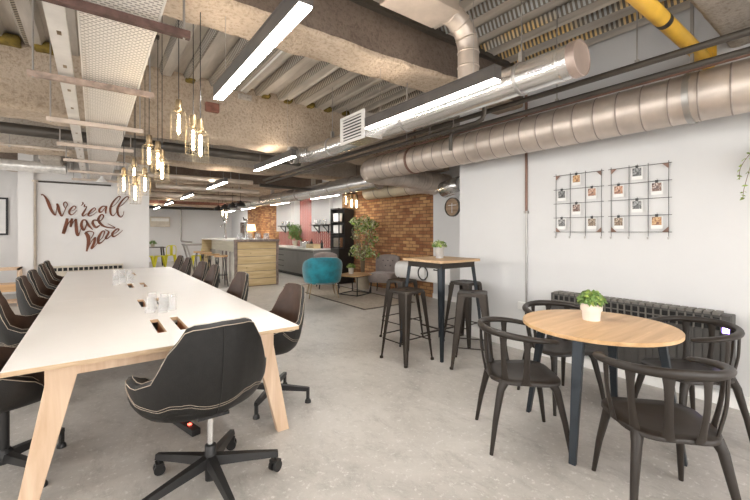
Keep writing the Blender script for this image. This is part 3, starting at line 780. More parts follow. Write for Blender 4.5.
def shellchair(lining, name='office_chair', wheels=False):
    t = thing(name, 'x', 'chair', (0, 0, 0), 0, 'shell chairs around the long table')
    mb = shellmesh(0, 0); sh = mb.build('seat_shell', 'shell', t, 60)
    shellmesh(.028, 1).build('seat_lining', lining, t, 60)
    # rim closing strip + piping
    mb = MB(); a = [shellpt(-180 + 7.5 * k_, 1, 0) for k_ in range(49)]; b = [shellpt(-180 + 7.5 * k_, 1, .028) for k_ in range(49)]
    mb.loft([[a[k_], tuple((Vector(a[k_]) + Vector(b[k_])) / 2 + Vector((0, 0, .008))), b[k_]] for k_ in range(49)], 0, False, False); mb.build('rim_band', 'shell', sh, 60)
    mb = MB(); mb.tube([tuple(Vector(p) + Vector((0, 0, .003))) for p in a], .0019, 6); mb.tube([tuple(Vector(p) + Vector((0, 0, .003))) for p in b], .0013, 6); mb.build('piping', 'piping', sh, 60)
    mb = MB(); ln = []; ln2 = []
    for k_ in range(41):
        ph = -100 + 5 * k_; s = .50 + .49 * (abs(ph) / 100) ** 1.9
        p = Vector(shellpt(ph, min(s, .99), 0)); q = Vector(shellpt(ph, min(s - .03, .97), 0))
        c = Vector((0, 0, .6)); d = Vector((p.x, p.y, -.1)).normalized() * .001
        ln.append(p + d); ln2.append(q + d)
    mb.tube(ln, .0012, 5); mb.tube(ln2, .0011, 5); mb.build('stitching', 'piping', sh)
    mb = MB(); mb.tube([Vector(shellpt(0, .3 + .7 * q / 12, -.0015)) for q in range(13)], .002, 5); mb.build('back_seam', 'black', sh)
    return t
def glidebase(t):
    MB().tube([(0, 0, .1), (0, 0, .43)], .024, 14).build('column', 'black', t, 50)
    mb = MB(); mb.box(-.08, .08, -.08, .08, .403, .419); mb.build('seat_plate', 'black', t)
    b = MB().lathe([(.04, .08), (.042, .14), (.028, .16)], 16).build('base_hub', 'black', t, 50)
    for k_ in range(4):
        a = PI / 4 + k_ * PI / 2; T = Matrix.Rotation(a, 4, 'Z')
        mb = MB()
        mb.loft([[(x, -w, z0), (x, w, z0), (x, w * .8, z1), (x, -w * .8, z1)] for x, w, z0, z1 in ((.02, .026, .095, .14), (.30, .017, .095, .125), (.318, .015, .098, .122))], T=T)
        mb.box(.296, .318, -.011, .011, .02, .12, 0, T)
        mb.lathe([(.016, .03), (.024, .018), (.026, 0)], 12, 0, (0, 0, 0), T @ Matrix.Translation((.307, 0, 0)))
        mb.build('leg', 'black', t, 40)
def castorbase(t):
    MB().tube([(0, 0, .2), (0, 0, .43)], .016, 14).build('gas_lift', 'chrome', t, 50)
    MB().lathe([(.028, .03), (.03, .1), (.03, .22), (.024, .225)], 16).build('base_hub', 'black', t, 50)
    MB().box(-.08, .08, -.08, .08, .40, .416).build('seat_plate', 'black', t)
    for k_ in range(5):
        a = math.radians(ANG0 + 72 * k_); T = Matrix.Rotation(a, 4, 'Z')
        mb = MB(); mb.loft([[(x, -w, z0), (x, w, z0), (x, w * .7, z1), (x, -w * .7, z1)] for x, w, z0, z1 in ((.02, .032, .115, .165), (.2, .024, .10, .14), (.365, .018, .085, .115))], T=T)
        l = mb.build('leg', 'black', t, 40)
        mb = MB()
        T2 = T @ Matrix.Translation((.35, 0, 0)) @ Matrix.Rotation(.9 + k_, 4, 'Z')
        mb.tube([(0, -.026, .03), (0, -.008, .03)], .030, 18, 0, T2); mb.tube([(0, .008, .03), (0, .026, .03)], .030, 18, 0, T2)
        mb.tube([(0, 0, .03), (0, 0, .09)], .008, 8, 0, T2); mb.box(-.02, .02, -.028, .028, .05, .066, 0, T2)
        mb.build('castor', 'black', l, 40)
ANG0 = 0
ANG0 = math.degrees(math.atan2(2.54 - 2.24, .285 - .52))
fc = shellchair('liningdk', 'office_chair'); castorbase(fc); fc.location = (.52, 2.24, 0)
for c_ in list(bpy.data.objects):
    if c_.parent == fc and c_.name.split('.')[0] in ('seat_shell', 'seat_lining'): c_.rotation_euler = (0, 0, math.radians(7)); c_.location = (-.03, -.01, 0); c_.scale = (1.04, 1.04, 1)
fc['label'] = 'charcoal office chair on castors with its back to the camera'
fc['group'] = 'chair at the head of the long table'
del fc['group']
ch0 = shellchair('lining'); glidebase(ch0)
rows = [(1.19, 3.05, 92, 'charcoal shell chair by the near right table corner'),
        (1.13, 4.3, 92, 'second shell chair from the front along the right table side'), (1.13, 5.5, 90, 'third shell chair from the front along the right table side'), (1.13, 6.2, 95, 'fourth shell chair from the front along the right table side'),
        (1.13, 7.35, 90, 'fifth shell chair along the right table side'), (1.13, 8.1, 92, 'farthest shell chair along the right table side'),
        (-.415, 3.02, -98, 'nearest shell chair on the left table side, cut by the frame'), (-.42, 4.2, -86, 'second shell chair from the front on the left table side'),
        (-.38, 5.25, -90, 'third shell chair on the left table side with bright brown lining'), (-.38, 6.05, -92, 'fourth shell chair on the left table side'),
        (-.38, 7.1, -90, 'fifth shell chair on the left table side'), (-.38, 7.85, -90, 'farthest shell chair on the left table side')]
for i, (x, y, a, lab) in enumerate(rows):
    if i == 0: ch0.location = (x, y, 0); ch0.rotation_euler = (0, 0, math.radians(a)); ch0['label'] = lab
    else: dup(ch0, (x, y, 0), math.radians(a), lab)
# power strip
ps = thing('power_strip', 'black power strip with red switches on the floor behind the castor chair', 'power strip', (.51, 3.04, 0), math.radians(105))
MB().box(-.22, .22, -.03, .03, 0, .045).build('strip_body', 'black', ps, None, .006)
for x in (-.12, .0): MB().box(x - .012, x + .012, -.01, .01, .045, .052).build('switch', 'redled', ps)

# ------------------------------------------------------------------ round table and armchairs
rt = thing('round_table', 'round oak-topped table with dark metal legs beside the heater', 'table', (2.79, 1.20, 0))
ZT = .77
MB().lathe([(.46, ZT - .028), (.475, ZT - .022), (.475, ZT - .003), (.472, ZT), (0, ZT)], 64).build('tabletop', 'oak', rt, 40)
mb = MB(); mb.lathe([(.2, ZT - .036), (.2, ZT - .0285)], 32); mb.build('top_plate', 'black', rt)
for k_ in range(4):
    a = math.radians(8 + 90 * k_); T = Matrix.Rotation(a, 4, 'Z')
    mb = MB(); mb.loft([[(xc - d, -w, z), (xc + d, -w, z), (xc + d, w, z), (xc - d, w, z)] for xc, d, w, z in ((.36, .024, .032, ZT - .03), (.475, .014, .02, 0))], T=T)
    mb.loft([[(x, -.02, ZT - .055), (x, .02, ZT - .055), (x, .02, ZT - .03), (x, -.02, ZT - .03)] for x in (0, .36)], T=T)
    mb.build('leg', 'bluegrey', rt, None, .004)
def leafy(mb, c, R, n, size, flat=.8, mi=0, up=.3, hemi=True, seed=1, mis=None):
    r = random.Random(seed)
    for i in range(n):
        th = r.uniform(0, 2 * PI); u = r.uniform(0 if hemi else -1, 1); rr = R * (.55 + .45 * r.random())
        q = math.sqrt(1 - u * u); d = Vector((q * math.cos(th), q * math.sin(th), u))
        p = Vector(c) + Vector((d.x * rr, d.y * rr, d.z * rr * flat))
        n_ = (d + Vector((r.uniform(-.6, .6), r.uniform(-.6, .6), r.uniform(-.2, .6) + up))).normalized()
        t = n_.cross(Vector((r.uniform(-1, 1), r.uniform(-1, 1), r.uniform(-1, 1)))).normalized(); b = n_.cross(t)
        L = size * r.uniform(.7, 1.2); W = L * .42
        q0 = p - t * L * .5; q1 = p + t * L * .5
        m_ = p + n_ * L * .12
        vs = [q0, p - t * L * .15 + b * W * .5 - n_ * .0, p + t * L * .2 + b * W * .4, q1 - n_ * L * .15, p + t * L * .2 - b * W * .4, p - t * L * .15 - b * W * .5, m_]
        mb.add([tuple(v) for v in vs], [(0, 1, 6), (1, 2, 6), (2, 3, 6), (3, 4, 6), (4, 5, 6), (5, 0, 6)], (mis[i % len(mis)] if mis else mi))
pp = thing('potted_plant', 'small bushy plant in a cream stepped pot on the round table', 'plant', (2.87, 1.27, ZT))
pp.scale = (1.22, 1.22, 1.22)
MB().lathe([(.046, 0), (.05, .05), (.051, .056), (.058, .058), (.06, .098), (.055, .1), (.053, .09), (0, .088)], 32).build('pot', 'pot', pp, 40)
MB().lathe([(.052, .085), (.05, .094), (0, .096)], 20).build('soil', 'soil', pp)
mb = MB(); leafy(mb, (0, 0, .10), .08, 260, .042, .95, mis=[0, 0, 1], seed=3); leafy(mb, (0, 0, .11), .055, 90, .04, .9, mis=[1, 0], seed=4); mb.build('foliage', ['leaf', 'leaflight'], pp)

def armchair():
    t = thing('dining_armchair', 'x', 'chair', (0, 0, 0), 0, 'armchairs around the round table')
    # seat facing +Y locally
    base = rrect(.44, .44, .13, 6); rings = []
    for z, s in ((.425, .93), (.432, 1.0), (.448, 1.0), (.455, .97)): rings.append([(x * s * (1 + .10 * (y / .22)), y * s, z) for x, y in base])
    for s, z in ((.7, .449), (.4, .441), (.1, .438)): rings.append([(x * s * (1 + .10 * (y / .22)), y * s, z) for x, y in base])
    MB().loft(rings).build('seat', 'plastic', t, 60)
    # rail
    pts = []; rr = []
    for k_ in range(33):
        a = math.radians(-128 + 256 * k_ / 32) ; th = a - PI / 2
        Rx, Ry = .268, .262
        e = abs(k_ - 16) / 16
        pts.append((Rx * math.cos(th), Ry * math.sin(th) + .0, .76 - .048 * e ** 2))
        rr.append((.026 + .012 * (1 - e)) if e < .82 else .026 + (.002 if e < .97 else -.008))
    mb = MB(); rings = []
    for i, p in enumerate(pts):
        d = Vector((p[0], p[1], 0)).normalized(); e = abs(i - 16) / 16
        hz = (.026 - .012 * e) ; wx = .016 + .018 * e
        if e > .95: wx *= .6; hz *= .7
        rings.append([tuple(Vector(p) + d * wx * math.cos(q) + Vector((0, 0, 1)) * hz * math.sin(q)) for q in [2 * PI * z / 10 for z in range(10)]])
    mb.loft(rings); mb.build('back_rail', 'plastic', t, 60)
    for phi in (-82, -50, -17, 17, 50, 82):
        th = math.radians(phi - 90)
        p1 = Vector((.265 * math.cos(th), .258 * math.sin(th), .75)); p0 = Vector((.225 * math.cos(th), .225 * math.sin(th), .44))
        mid = p0.lerp(p1, .5) + Vector((math.cos(th), math.sin(th), 0)) * .012
        mb = MB(); sp = smoothpath([p0, mid, p1], 5)
        n_ = len(sp); rings = []
        for i, p in enumerate(sp):
            e = i / (n_ - 1); w = .0175 + .013 * abs(2 * e - 1) ** 2.5
            tdir = Vector((-math.sin(th), math.cos(th), 0)); nd = Vector((math.cos(th), math.sin(th), 0))
            rings.append([tuple(p + tdir * w * math.cos(q) + nd * .0085 * math.sin(q)) for q in [2 * PI * z / 8 for z in range(8)]])
        mb.loft(rings); mb.build('back_slat', 'plastic', t, 60)
    for sx in (-1, 1):
        for sy in (-1, 1):
            mb = MB(); mb.tube([(sx * .165, sy * .15, .435), (sx * .178, sy * .175, .39), (sx * .205, sy * .215, .2), (sx * .225, sy * .245, 0)], [.03, .024, .018, .012], 10)
            mb.build('leg', 'plastic', t, 60)
    return t
ac = armchair()
def face(deg): return math.radians(deg - 90)
acs = [(2.34, 1.50, -40, 'dark armchair left of the round table, showing its back and side'), (2.33, .70, 42, 'nearest dark armchair in front of the round table'),
       (3.30, .83, 145, 'dark armchair right of the round table by the heater display'), (3.13, 1.64, -115, 'dark armchair behind the round table on the far left')]
for i, (x, y, a, lab) in enumerate(acs):
    if i == 0: ac.location = (x, y, 0); ac.rotation_euler = (0, 0, face(a)); ac['label'] = lab
    else: dup(ac, (x, y, 0), face(a), lab)

# storage heater on right wall
ht = thing('wall_heater', 'long dark cast panel heater on the right wall', 'heater', (XR - .06, 0, 0))
MB().box(-.07, .05, .73, 2.2, .17, .74).build('heater_body', 'rad', ht, None, .006)
mb = MB(); nn = 24
for i in range(nn):
    y = .80 + i * (1.37 / nn); mb.box(-.076, -.07, y, y + .050, .19, .60)
mb.build('front_rib', 'rad', ht, None, .004)
mb = MB()
for i in range(nn):
    y = .80 + i * (1.37 / nn)
    for z in (.615, .67): mb.box(-.0715, -.07, y + .004, y + .044, z, z + .042)
mb.build('grille_opening', 'hole', ht)
mb = MB()
for i in range(nn + 1): mb.box(-.088, -.069, .796 + i * (1.37 / nn) - .006, .796 + i * (1.37 / nn) + .003, .61, .722)
mb.box(-.082, -.069, .79, 2.19, .660, .668)
for i in range(nn): y = .80 + i * (1.37 / nn); mb.box(-.09, .04, y, y + .045, .735, .757)
mb.build('top_grille', 'greymetal', ht, None, .001)
MB().box(-.088, -.07, .735, .79, .18, .735).build('control_panel', 'rad', ht)
MB().box(-.0905, -.088, .742, .785, .60, .66).build('display', 'purple', ht)
MB().box(-.092, -.0905, .752, .775, .612, .645).build('display_digit', 'lcd', ht)

# ------------------------------------------------------------------ high table and stools
h = thing('high_table', 'tall square oak-topped table with dark metal legs', 'table', (3.35, 3.2, 0), 0)
MB().prism(rrect(.66, .66, .02, 3), 1.055, 1.085).build('tabletop', 'oak2', h, None, .003)
mb = MB()
for a in range(4):
    T = Matrix.Rotation(a * PI / 2, 4, 'Z'); mb.box(-.27, .27, -.285, -.27, .99, 1.054, 0, T)
mb.build('apron', 'darkm', h)
for sx in (-1, 1):
    for sy in (-1, 1):
        mb = MB(); rings = []
        for z, e, w in ((1.054, .275, .055), (.5, .325, .042), (0, .355, .028)):
            a, b = sx * e, sy * e; tx, ty = -sx * w, -sy * w; q = .004
            rings.append([(a, b, z), (a + tx, b, z), (a + tx, b - sy * q, z), (a - sx * q, b - sy * q, z), (a - sx * q, b + ty, z), (a, b + ty, z)])
        mb.loft(rings); mb.build('leg', 'bluegrey', h)
MB().box(-.32, .32, -.012, .012, .22, .235).box(-.012, .012, -.32, .32, .22, .235).build('cross_brace', 'darkm', h)
pt = thing('potted_plant', 'small green plant in a ribbed zinc pot on the high table', 'plant', (3.37, 3.24, 1.085))
MB().lathe([(.045, 0), (.047, .03), (.049, .034), (.052, .08), (.054, .084), (.06, .14), (.063, .145), (.058, .145), (.056, .13), (0, .13)], 32).build('pot', 'zinc', pt, 30)
mb = MB(); leafy(mb, (0, 0, .14), .09, 190, .05, .85, mis=[0, 1, 2], seed=9); leafy(mb, (0, 0, .14), .055, 60, .05, 1.0, mis=[1, 0], seed=10); mb.build('foliage', ['leaf', 'leaflight', 'leafvar'], pt)
def stool():
    t = thing('bar_stool', 'x', 'stool', (0, 0, 0), 0, 'metal stools around the high table')
    o_ = rrect(.30, .30, .045, 5); rings = []
    for s, z in ((1.0, .735), (1.0, .758), (.975, .768), (.93, .770), (.85, .764), (.25, .762)): rings.append([(x * s, y * s, z) for x, y in o_])
    MB().loft(rings).build('seat', 'darkm', t, 40)
    MB().lathe([(.018, .7625), (.018, .7635), (0, .7635)], 14).build('handle_hole', 'hole', t)
    for sx in (-1, 1):
        for sy in (-1, 1):
            mb = MB(); rings = []
            for z, e, w in ((.748, .148, .085), (.60, .160, .07), (.3, .186, .05), (0, .21, .03)):
                a, b = sx * e, sy * e; q = .006
                rings.append([(a - sx * .012, b, z), (a - sx * w, b, z), (a - sx * w, b - sy * q, z), (a - sx * .016, b - sy * q, z), (a - sx * q, b - sy * .016, z), (a - sx * q, b - sy * w, z), (a, b - sy * w, z), (a, b - sy * .012, z)])
            mb.loft(rings); mb.lathe([(.012, 0), (.02, 0), (.02, .02), (.014, .025)], 10, 0, (sx * .198, sy * .198, 0)); mb.build('leg', 'darkm', t, 35)
    for a in range(4):
        T = Matrix.Rotation(a * PI / 2, 4, 'Z'); z = .22 if a % 2 else .27
        e = .21 - z * .08
        MB().tube([(-e, -e + .01, z), (e, -e + .01, z)], .007, 8, 0, T).build('footrest', 'darkm', t, 50)
    return t
s0 = stool()
for i, (x, y, a, lab) in enumerate([(2.78, 3.17, 2, 'bronze metal stool at the left front of the high table'), (3.30, 3.86, 5, 'bronze metal stool behind the high table on the left'),
                                    (3.21, 2.61, 36, 'bronze metal stool in front of the high table, nearest the camera'), (3.82, 3.22, 4, 'bronze metal stool between the high table and the wall')]):
    if i == 0: s0.location = (x, y, 0); s0.rotation_euler = (0, 0, math.radians(a)); s0['label'] = lab
    else: dup(s0, (x, y, 0), math.radians(a), lab)

# ------------------------------------------------------------------ photo grids
def grid(y0, y1, lab, side):
    t = thing('wire_photo_grid', lab, 'photo display', (XR - .02, 0, 0))
    z0, z1 = 1.40, 2.02; mb = MB()
    for k_ in range(4):
        y = y0 + (y1 - y0) * k_ / 3; mb.tube([(0, y, z0 - .045), (0, y, z1 + .02)], .0028, 6)
    for k_ in range(5):
        z = z0 + (z1 - z0) * k_ / 4 ; mb.tube([(-.003, y0 - .025, z), (-.003, y1 + .025, z)], .0028, 6)
    mb.build('wire_mesh', 'black', t)
    for k_ in range(4):
        y = y0 + (y1 - y0) * k_ / 3
        MB().tube(smoothpath([(0, y, z0 - .04), (-.004, y, z0 - .062), (-.02, y, z0 - .062), (-.024, y, z0 - .045)], 4), .003, 6).build('hook', 'rod', t)
    for (a, b, sa, sb) in ((y0, z0, 1, 1), (y1, z0, -1, 1), (y0, z1, 1, -1), (y1, z1, -1, -1)):
        q = [(-.005, a, b), (-.005, a + sa * .05, b), (-.005, a, b + sb * .05)]; q2 = [(.002, *p[1:]) for p in q]
        MB().add(q + q2, [(0, 1, 2), (3, 5, 4), (0, 3, 4, 1), (1, 4, 5, 2), (2, 5, 3, 0)]).build('corner_plate', 'brownpipe', t)
    W = (y1 - y0) / 3
    k2 = 0
    for (c, r, w) in ((1, 0, 'top middle'), (0, 1, 'upper outer left'), (2, 1, 'upper right'), (1, 2, 'centre'), (0, 3, 'lower left'), (2, 3, 'lower right')):
        # columns counted from the viewer's left = larger y
        y = y1 - W * (c + .45); zz = z1 - (z1 - z0) / 4 * (r) - .01
        p = thing('photo_print', '%s instant photo clipped on the %s wire grid' % (w, side), 'photo', (XR - .033, y, zz), 0, 'instant photos on the wire grids')
        MB().box(-.001, .001, -.046, .046, -.115, .0).build('white_card', 'white', p)
        MB().box(-.0025, -.001, -.037, .037, -.082, -.008).build('picture', PH[(k2 + (0 if side == 'left' else 1)) % 6], p)
        MB().box(-.006, .004, -.011, .011, -.008, .018).tube([(-.006, -.006, .018), (-.006, -.006, .03), (-.006, .006, .03), (-.006, .006, .018)], .0015, 5).build('binder_clip', 'black', p)
        k2 += 1
grid(1.73, 2.2, 'square wire grid with clipped photos, left of two', 'left')
grid(1.17, 1.64, 'square wire grid with clipped photos, right of two', 'right')

# clock
ck = thing('wall_clock', 'round wooden clock with white hands, partly behind the wall corner', 'clock', (XR2 - .03, 5.2, 1.9))
T = Matrix.Rotation(-PI / 2, 4, 'Y')
MB().lathe([(.19, -.03), (.19, .02), (.175, .02), (.175, 0)], 40, 0, (0, 0, 0), T).build('clock_rim', 'pipe', ck, 40)
MB().lathe([(.175, -.01), (.175, .004), (0, .004)], 40, 0, (0, 0, 0), T).build('clock_face', 'clockface', ck, 40)
MB().box(-.012, -.008, -.006, .006, -.12, .08).box(-.012, -.008, -.12, .10, .03, .042).build('clock_hand', 'white', ck)

# ------------------------------------------------------------------ lounge
rg = thing('area_rug', 'beige rug with a dark border line under the lounge seats', 'rug', (0, 0, 0))
MB().box(3.88, 5.12, 5.58, 9.2, 0, .008).build('rug_field', 'rug', rg)
mb = MB(); mb.box(3.88, 5.12, 5.58, 5.63, .008, .0105); mb.box(3.88, 5.12, 9.15, 9.2, .008, .0105); mb.box(3.88, 3.93, 5.63, 9.15, .008, .0105); mb.box(5.07, 5.12, 5.63, 9.15, .008, .0105)
mb.build('rug_border', 'rugline', rg)
tc = thing('tub_chair', 'teal velvet tub chair with brass legs, back to the camera', 'chair', (3.98, 7.3, 0.0105), math.radians(-22))
tc.scale = (1.14, 1.14, 1.06)
mb = MB(); n = 40; outer = []
TB = [(0, .80), (40, .79), (70, .72), (95, .60), (115, .54)]
def arc(R, ztab=None, zb=.27):
    lo, hi = [], []
    for k_ in range(n + 1):
        ph = -115 + 230 * k_ / n; th = math.radians(ph - 90); z = interp(TB, abs(ph))[0]
        lo.append((R * math.cos(th) * .96, R * math.sin(th) * .9, zb)); hi.append((R * 1.08 * math.cos(th), R * 1.02 * math.sin(th), z))
    return lo, hi
lo, hi = arc(.36); lo2, hi2 = arc(.28)
rings = []
for k_ in range(n + 1):
    a, b, c, d = Vector(lo[k_]), Vector(hi[k_]), Vector(hi2[k_]), Vector(lo2[k_])
    m1 = a.lerp(b, .5); up = Vector((0, 0, .025)); rings.append([tuple(a), tuple(m1), tuple(b - up * .7), tuple(b.lerp(c, .25) + up * .7), tuple(b.lerp(c, .75) + up * .7), tuple(c - up * .7), tuple(d.lerp(c, .5)), tuple(d)])
mb.loft(rings); mb.build('backrest', 'teal', tc, 60, 0, 1)
MB().loft([[(x * s * .58 / .6, y * s * .6 / .6 + .02, z) for x, y in rrect(.6, .6, .2, 6)] for s, z in ((.9, .27), (1, .30), (1, .42), (.95, .45), (.6, .465))]).build('seat_cushion', 'teal', tc, 60)
for sx in (-1, 1):
    for sy in (-1, 1): MB().tube([(sx * .22, sy * .2, .29), (sx * .27, sy * .26, 0)], [.014, .008], 10).build('leg', 'brass', tc, 50)
def wing(lab, loc, rz):
    t = thing('lounge_chair', lab, 'chair', loc, rz, 'grey lounge chairs')
    MB().loft([[(x * s, y * s + .02, z) for x, y in rrect(.58, .55, .1, 5)] for s, z in ((.93, .26), (1, .30), (1, .42), (.95, .46), (.6, .475))]).build('seat_cushion', 'greyf', t, 60)
    mb = MB(); rings = []
    for k_ in range(17):
        e = -1 + k_ / 8; x = .31 * e; y = -.24 - .06 + .10 * abs(e) ** 2.4; z = .86 - .05 * abs(e) ** 4 - .02 * e * e
        rings.append([(x * .86, y + .06, .3), (x * .95, y, .6), (x, y - .05, z - .02), (x, y - .07, z), (x, y - .12, z + .005), (x, y - .14, z - .02), (x * .93, y - .10, .55), (x * .86, y - .05, .3)])
    mb.loft(rings); bk = mb.build('backrest', 'greyf', t, 60, 0, 1)
    for (x, z) in ((-.12, .72), (0, .72), (.12, .72), (-.06, .60), (.06, .60)): MB().lathe([(.014, -.006), (.012, .006), (0, .008)], 8, 0, (0, 0, 0), Matrix.Translation((x, -.292, z)) @ Matrix.Rotation(-PI / 2, 4, 'X')).build('button', 'shell', bk)
    for sx in (-1, 1):
        for sy in (-1, 1): MB().tube([(sx * .21, sy * .19 + .02, .28), (sx * .25, sy * .24 + .02, 0)], [.02, .012], 8).build('leg', 'black', t, 50)
    return t
wing('grey buttoned lounge chair between the teal chair and the kitchen', (4.72, 8.38, .0105), math.radians(160))
wing('grey buttoned lounge chair in front of the brick wall', (5.37, 6.93, 0), math.radians(122))
ct = thing('coffee_table', 'low oak-topped coffee table on thin black frame', 'table', (4.72, 7.15, .0105), math.radians(20))
MB().prism(rrect(.75, .62, .16, 8), .42, .445).build('tabletop', 'oak', ct, None, .003)
mb = MB(); e = .26
for sx in (-1, 1):
    for sy in (-1, 1): mb.box(sx * e - .009, sx * e + .009, sy * e - .009, sy * e + .009, 0, .42)
for z in (0, .402):
    for s in (-1, 1):
        mb.box(-e, e, s * e - .009, s * e + .009, z, z + .018); mb.box(s * e - .009, s * e + .009, -e, e, z, z + .018)
mb.build('wire_frame', 'black', ct)
cp = thing('potted_plant', 'tiny plant in a zinc pot on the coffee table', 'plant', (4.68, 7.24, .4555))
MB().lathe([(.05, 0), (.065, .13), (.06, .13), (0, .12)], 20).build('pot', 'zinc', cp, 40)
mb = MB(); leafy(mb, (0, 0, .14), .11, 160, .05, .9, mis=[0, 1], seed=12); mb.build('foliage', ['leaf', 'leaflight'], cp)
# large plant
fg = thing('ficus_tree', 'tall leafy variegated plant in a stone pot by the brick wall', 'plant', (5.33, 7.72, 0))
MB().lathe([(.15, 0), (.19, .3), (.2, .36), (.185, .36), (.18, .32), (0, .32)], 28).build('pot', 'clay', fg, 40)
mb = MB()
for i in range(7):
    a = i * .9; mb.tube(smoothpath([(0.03 * math.cos(a), .03 * math.sin(a), .3), (.08 * math.cos(a), .08 * math.sin(a), .9), (.28 * math.cos(a), .30 * math.sin(a), 1.25 + .06 * i)], 5), [.013] * 5 + [.01] * 5 + [.006], 6)
mb.build('stem', 'bark2', fg, 50)
mb = MB(); rr = random.Random(5)
for i in range(34):
    a = rr.uniform(0, 2 * PI); z = rr.uniform(.75, 1.72); w = .34 * (1 - abs(z - 1.25) / .75) + .14
    leafy(mb, (w * .7 * math.cos(a) * rr.uniform(.3, 1), w * 1.45 * math.sin(a) * rr.uniform(.3, 1), z), .15, 26, .085, .8, mis=[0, 1, 2, 2], seed=50 + i, hemi=False)
mb.build('foliage', ['leaf', 'leaflight', 'leafvar'], fg)
# white rounded cabinet beneath clock
wc = thing('retro_cabinet', 'white rounded cabinet on thin legs below the clock', 'cabinet', (5.42, 5.5, 0))
poly = rrect(.56, .36, .13, 6)
mb = MB(); mb.loft([[(x, y, z + .60) for x, z in [(p[0], p[1]) for p in poly]] for y in (-.15, .75)]); mb.build('cabinet_body', 'white', wc, 40, .01)
MB().box(-.27, .25, -.80, -.17, .44, .76).build('side_unit', 'white', wc, None, .02)
MB().box(-.2, .2, -.10, .28, .782, .80).build('top_mat', 'bluegrey', wc)
mb = MB(); mb.tube([(-.29, -.12 + .13 * math.cos(a), .6 + .13 * math.sin(a)) for a in [2 * PI * q / 24 for q in range(25)]], .012, 6); mb.build('round_trim', 'black', wc, 50)
mb = MB(); mb.tube(smoothpath([(-.275, -.60, .69), (-.31, -.58, .69), (-.31, -.44, .69), (-.275, -.42, .69)], 4), .012, 6); mb.build('pull_handle', 'black', wc, 50)
for x in (-.22, .22):
    for y in (-.74, .68): MB().tube([(x, y, 0), (x, y, .45)], .014, 8).build('leg', 'black', wc)

# ------------------------------------------------------------------ kitchen
YK0, YK1 = 10.0, 14.0; XK = 5.15
def cabinet(y0, y1, kind, lab):
    t = thing('kitchen_cabinet', lab, 'cabinet', (0, 0, 0), 0, 'graphite kitchen base units')
    MB().box(XK + .02, XR2 - .02, y0, y1, .1, .86).build('carcass', 'kitchen', t)
    MB().box(XK + .08, XR2 - .02, y0, y1, 0, .1).build('plinth', 'black', t)
    if kind == 'door':
        d = MB().box(XK, XK + .02, y0 + .003, y1 - .003, .11, .82).build('door', 'kitchen', t, None, .002)
        MB().box(XK - .004, XK, y0 + .02, y1 - .02, .80, .815).build('handle', 'black', d)
    else:
        for i in range(4):
            z = .11 + i * .18
            d = MB().box(XK, XK + .02, y0 + .003, y1 - .003, z, z + .165).build('drawer', 'kitchen', t, None, .002)
            MB().box(XK - .006, XK + .001, y0 + .04, y1 - .04, z + .145, z + .168).build('handle', 'black', d)
    return t
cabinet(10.0, 11.05, 'door', 'graphite cabinet at the near end of the kitchen run')
cabinet(11.05, 12.1, 'door', 'graphite cabinet beside the drawers, nearer the camera')
cabinet(12.1, 12.8, 'drawer', 'graphite cabinet with four drawers')
cabinet(12.8, 14.0, 'door', 'graphite cabinet at the far end of the kitchen run')
tag(MB().box(XK - .03, XR2 - .021, YK0 - .02, YK1, .865, .905).build('worktop', 'stone', None, None, .004), 'white worktop along the kitchen units', 'worktop')
def shelf(y0, y1, lab, nm):
    t = thing('wall_shelf', lab, 'shelf', (0, 0, 0))
    MB().box(5.42, XR2 - .121, y0, y1, 1.60, 1.63).build('shelf_board', 'pipe', t)
    for y in (y0 + .15, y1 - .15):
        MB().box(XR2 - .15, XR2 - .121, y - .015, y + .015, 1.36, 1.6).box(5.46, XR2 - .15, y - .015, y + .015, 1.575, 1.6).tube([(5.48, y, 1.58), (XR2 - .14, y, 1.38)], .014, 6).build('bracket', 'black', t)
    n = 6
    for i in range(n):
        o = g0.copy(); C.objects.link(o); o.location = (5.52 + .06 * (i % 2), y0 + .12 + (y1 - y0 - .24) * i / (n - 1), 1.63); o.scale = (1.25, 1.25, 1.2)
        tag(o, '%s upturned glass from the camera end of the %s kitchen shelf' % (['first', 'second', 'third', 'fourth', 'fifth', 'sixth'][i], nm), 'glass', 'glasses on the %s kitchen shelf' % nm)
shelf(9.85, 10.75, 'dark bracketed shelf with glasses on the nearer white panel', 'nearer')
shelf(12.45, 13.35, 'dark bracketed shelf with glasses on the farther white panel', 'farther')
kp = thing('potted_plant', 'bushy green plant on the kitchen worktop', 'plant', (5.52, 12.05, .905))
MB().lathe([(.07, 0), (.1, .2), (.09, .2), (0, .18)], 20).build('pot', 'clay', kp, 40)
mb = MB()
for i in range(10):
    a = i * 2.4; leafy(mb, (.13 * math.cos(a), .13 * math.sin(a), .3 + .045 * i), .15, 34, .10, .9, mis=[0], seed=80 + i, hemi=False)
mb.build('foliage', ['leaf'], kp)
ts = thing('toaster', 'shiny metal toaster on the kitchen worktop', 'toaster', (5.42, 11.05, .905), PI / 2)
MB().loft([[(x, y * .8, z) for x, y in rrect(.5, .22, .04, 4)] for z in (0.01, .16)] + [[(x * .93, y * .7, .2) for x, y in rrect(.5, .22, .04, 4)]]).build('toaster_body', 'chrome', ts, 50)
MB().box(-.2, .2, -.04, -.015, .19, .203).box(-.2, .2, .015, .04, .19, .203).build('bread_slot', 'hole', ts)
MB().box(.25, .265, -.02, .02, .08, .1).build('lever', 'black', ts)
tag(MB().box(5.18, 5.36, 11.4, 11.95, .906, .95).build('white_tray', 'white', None, None, .01), 'low white tray on the worktop beside the plant', 'tray')
cr = thing('wooden_crate', 'small wooden crate on the worktop near the coffee tower', 'crate', (5.4, 10.48, .905))
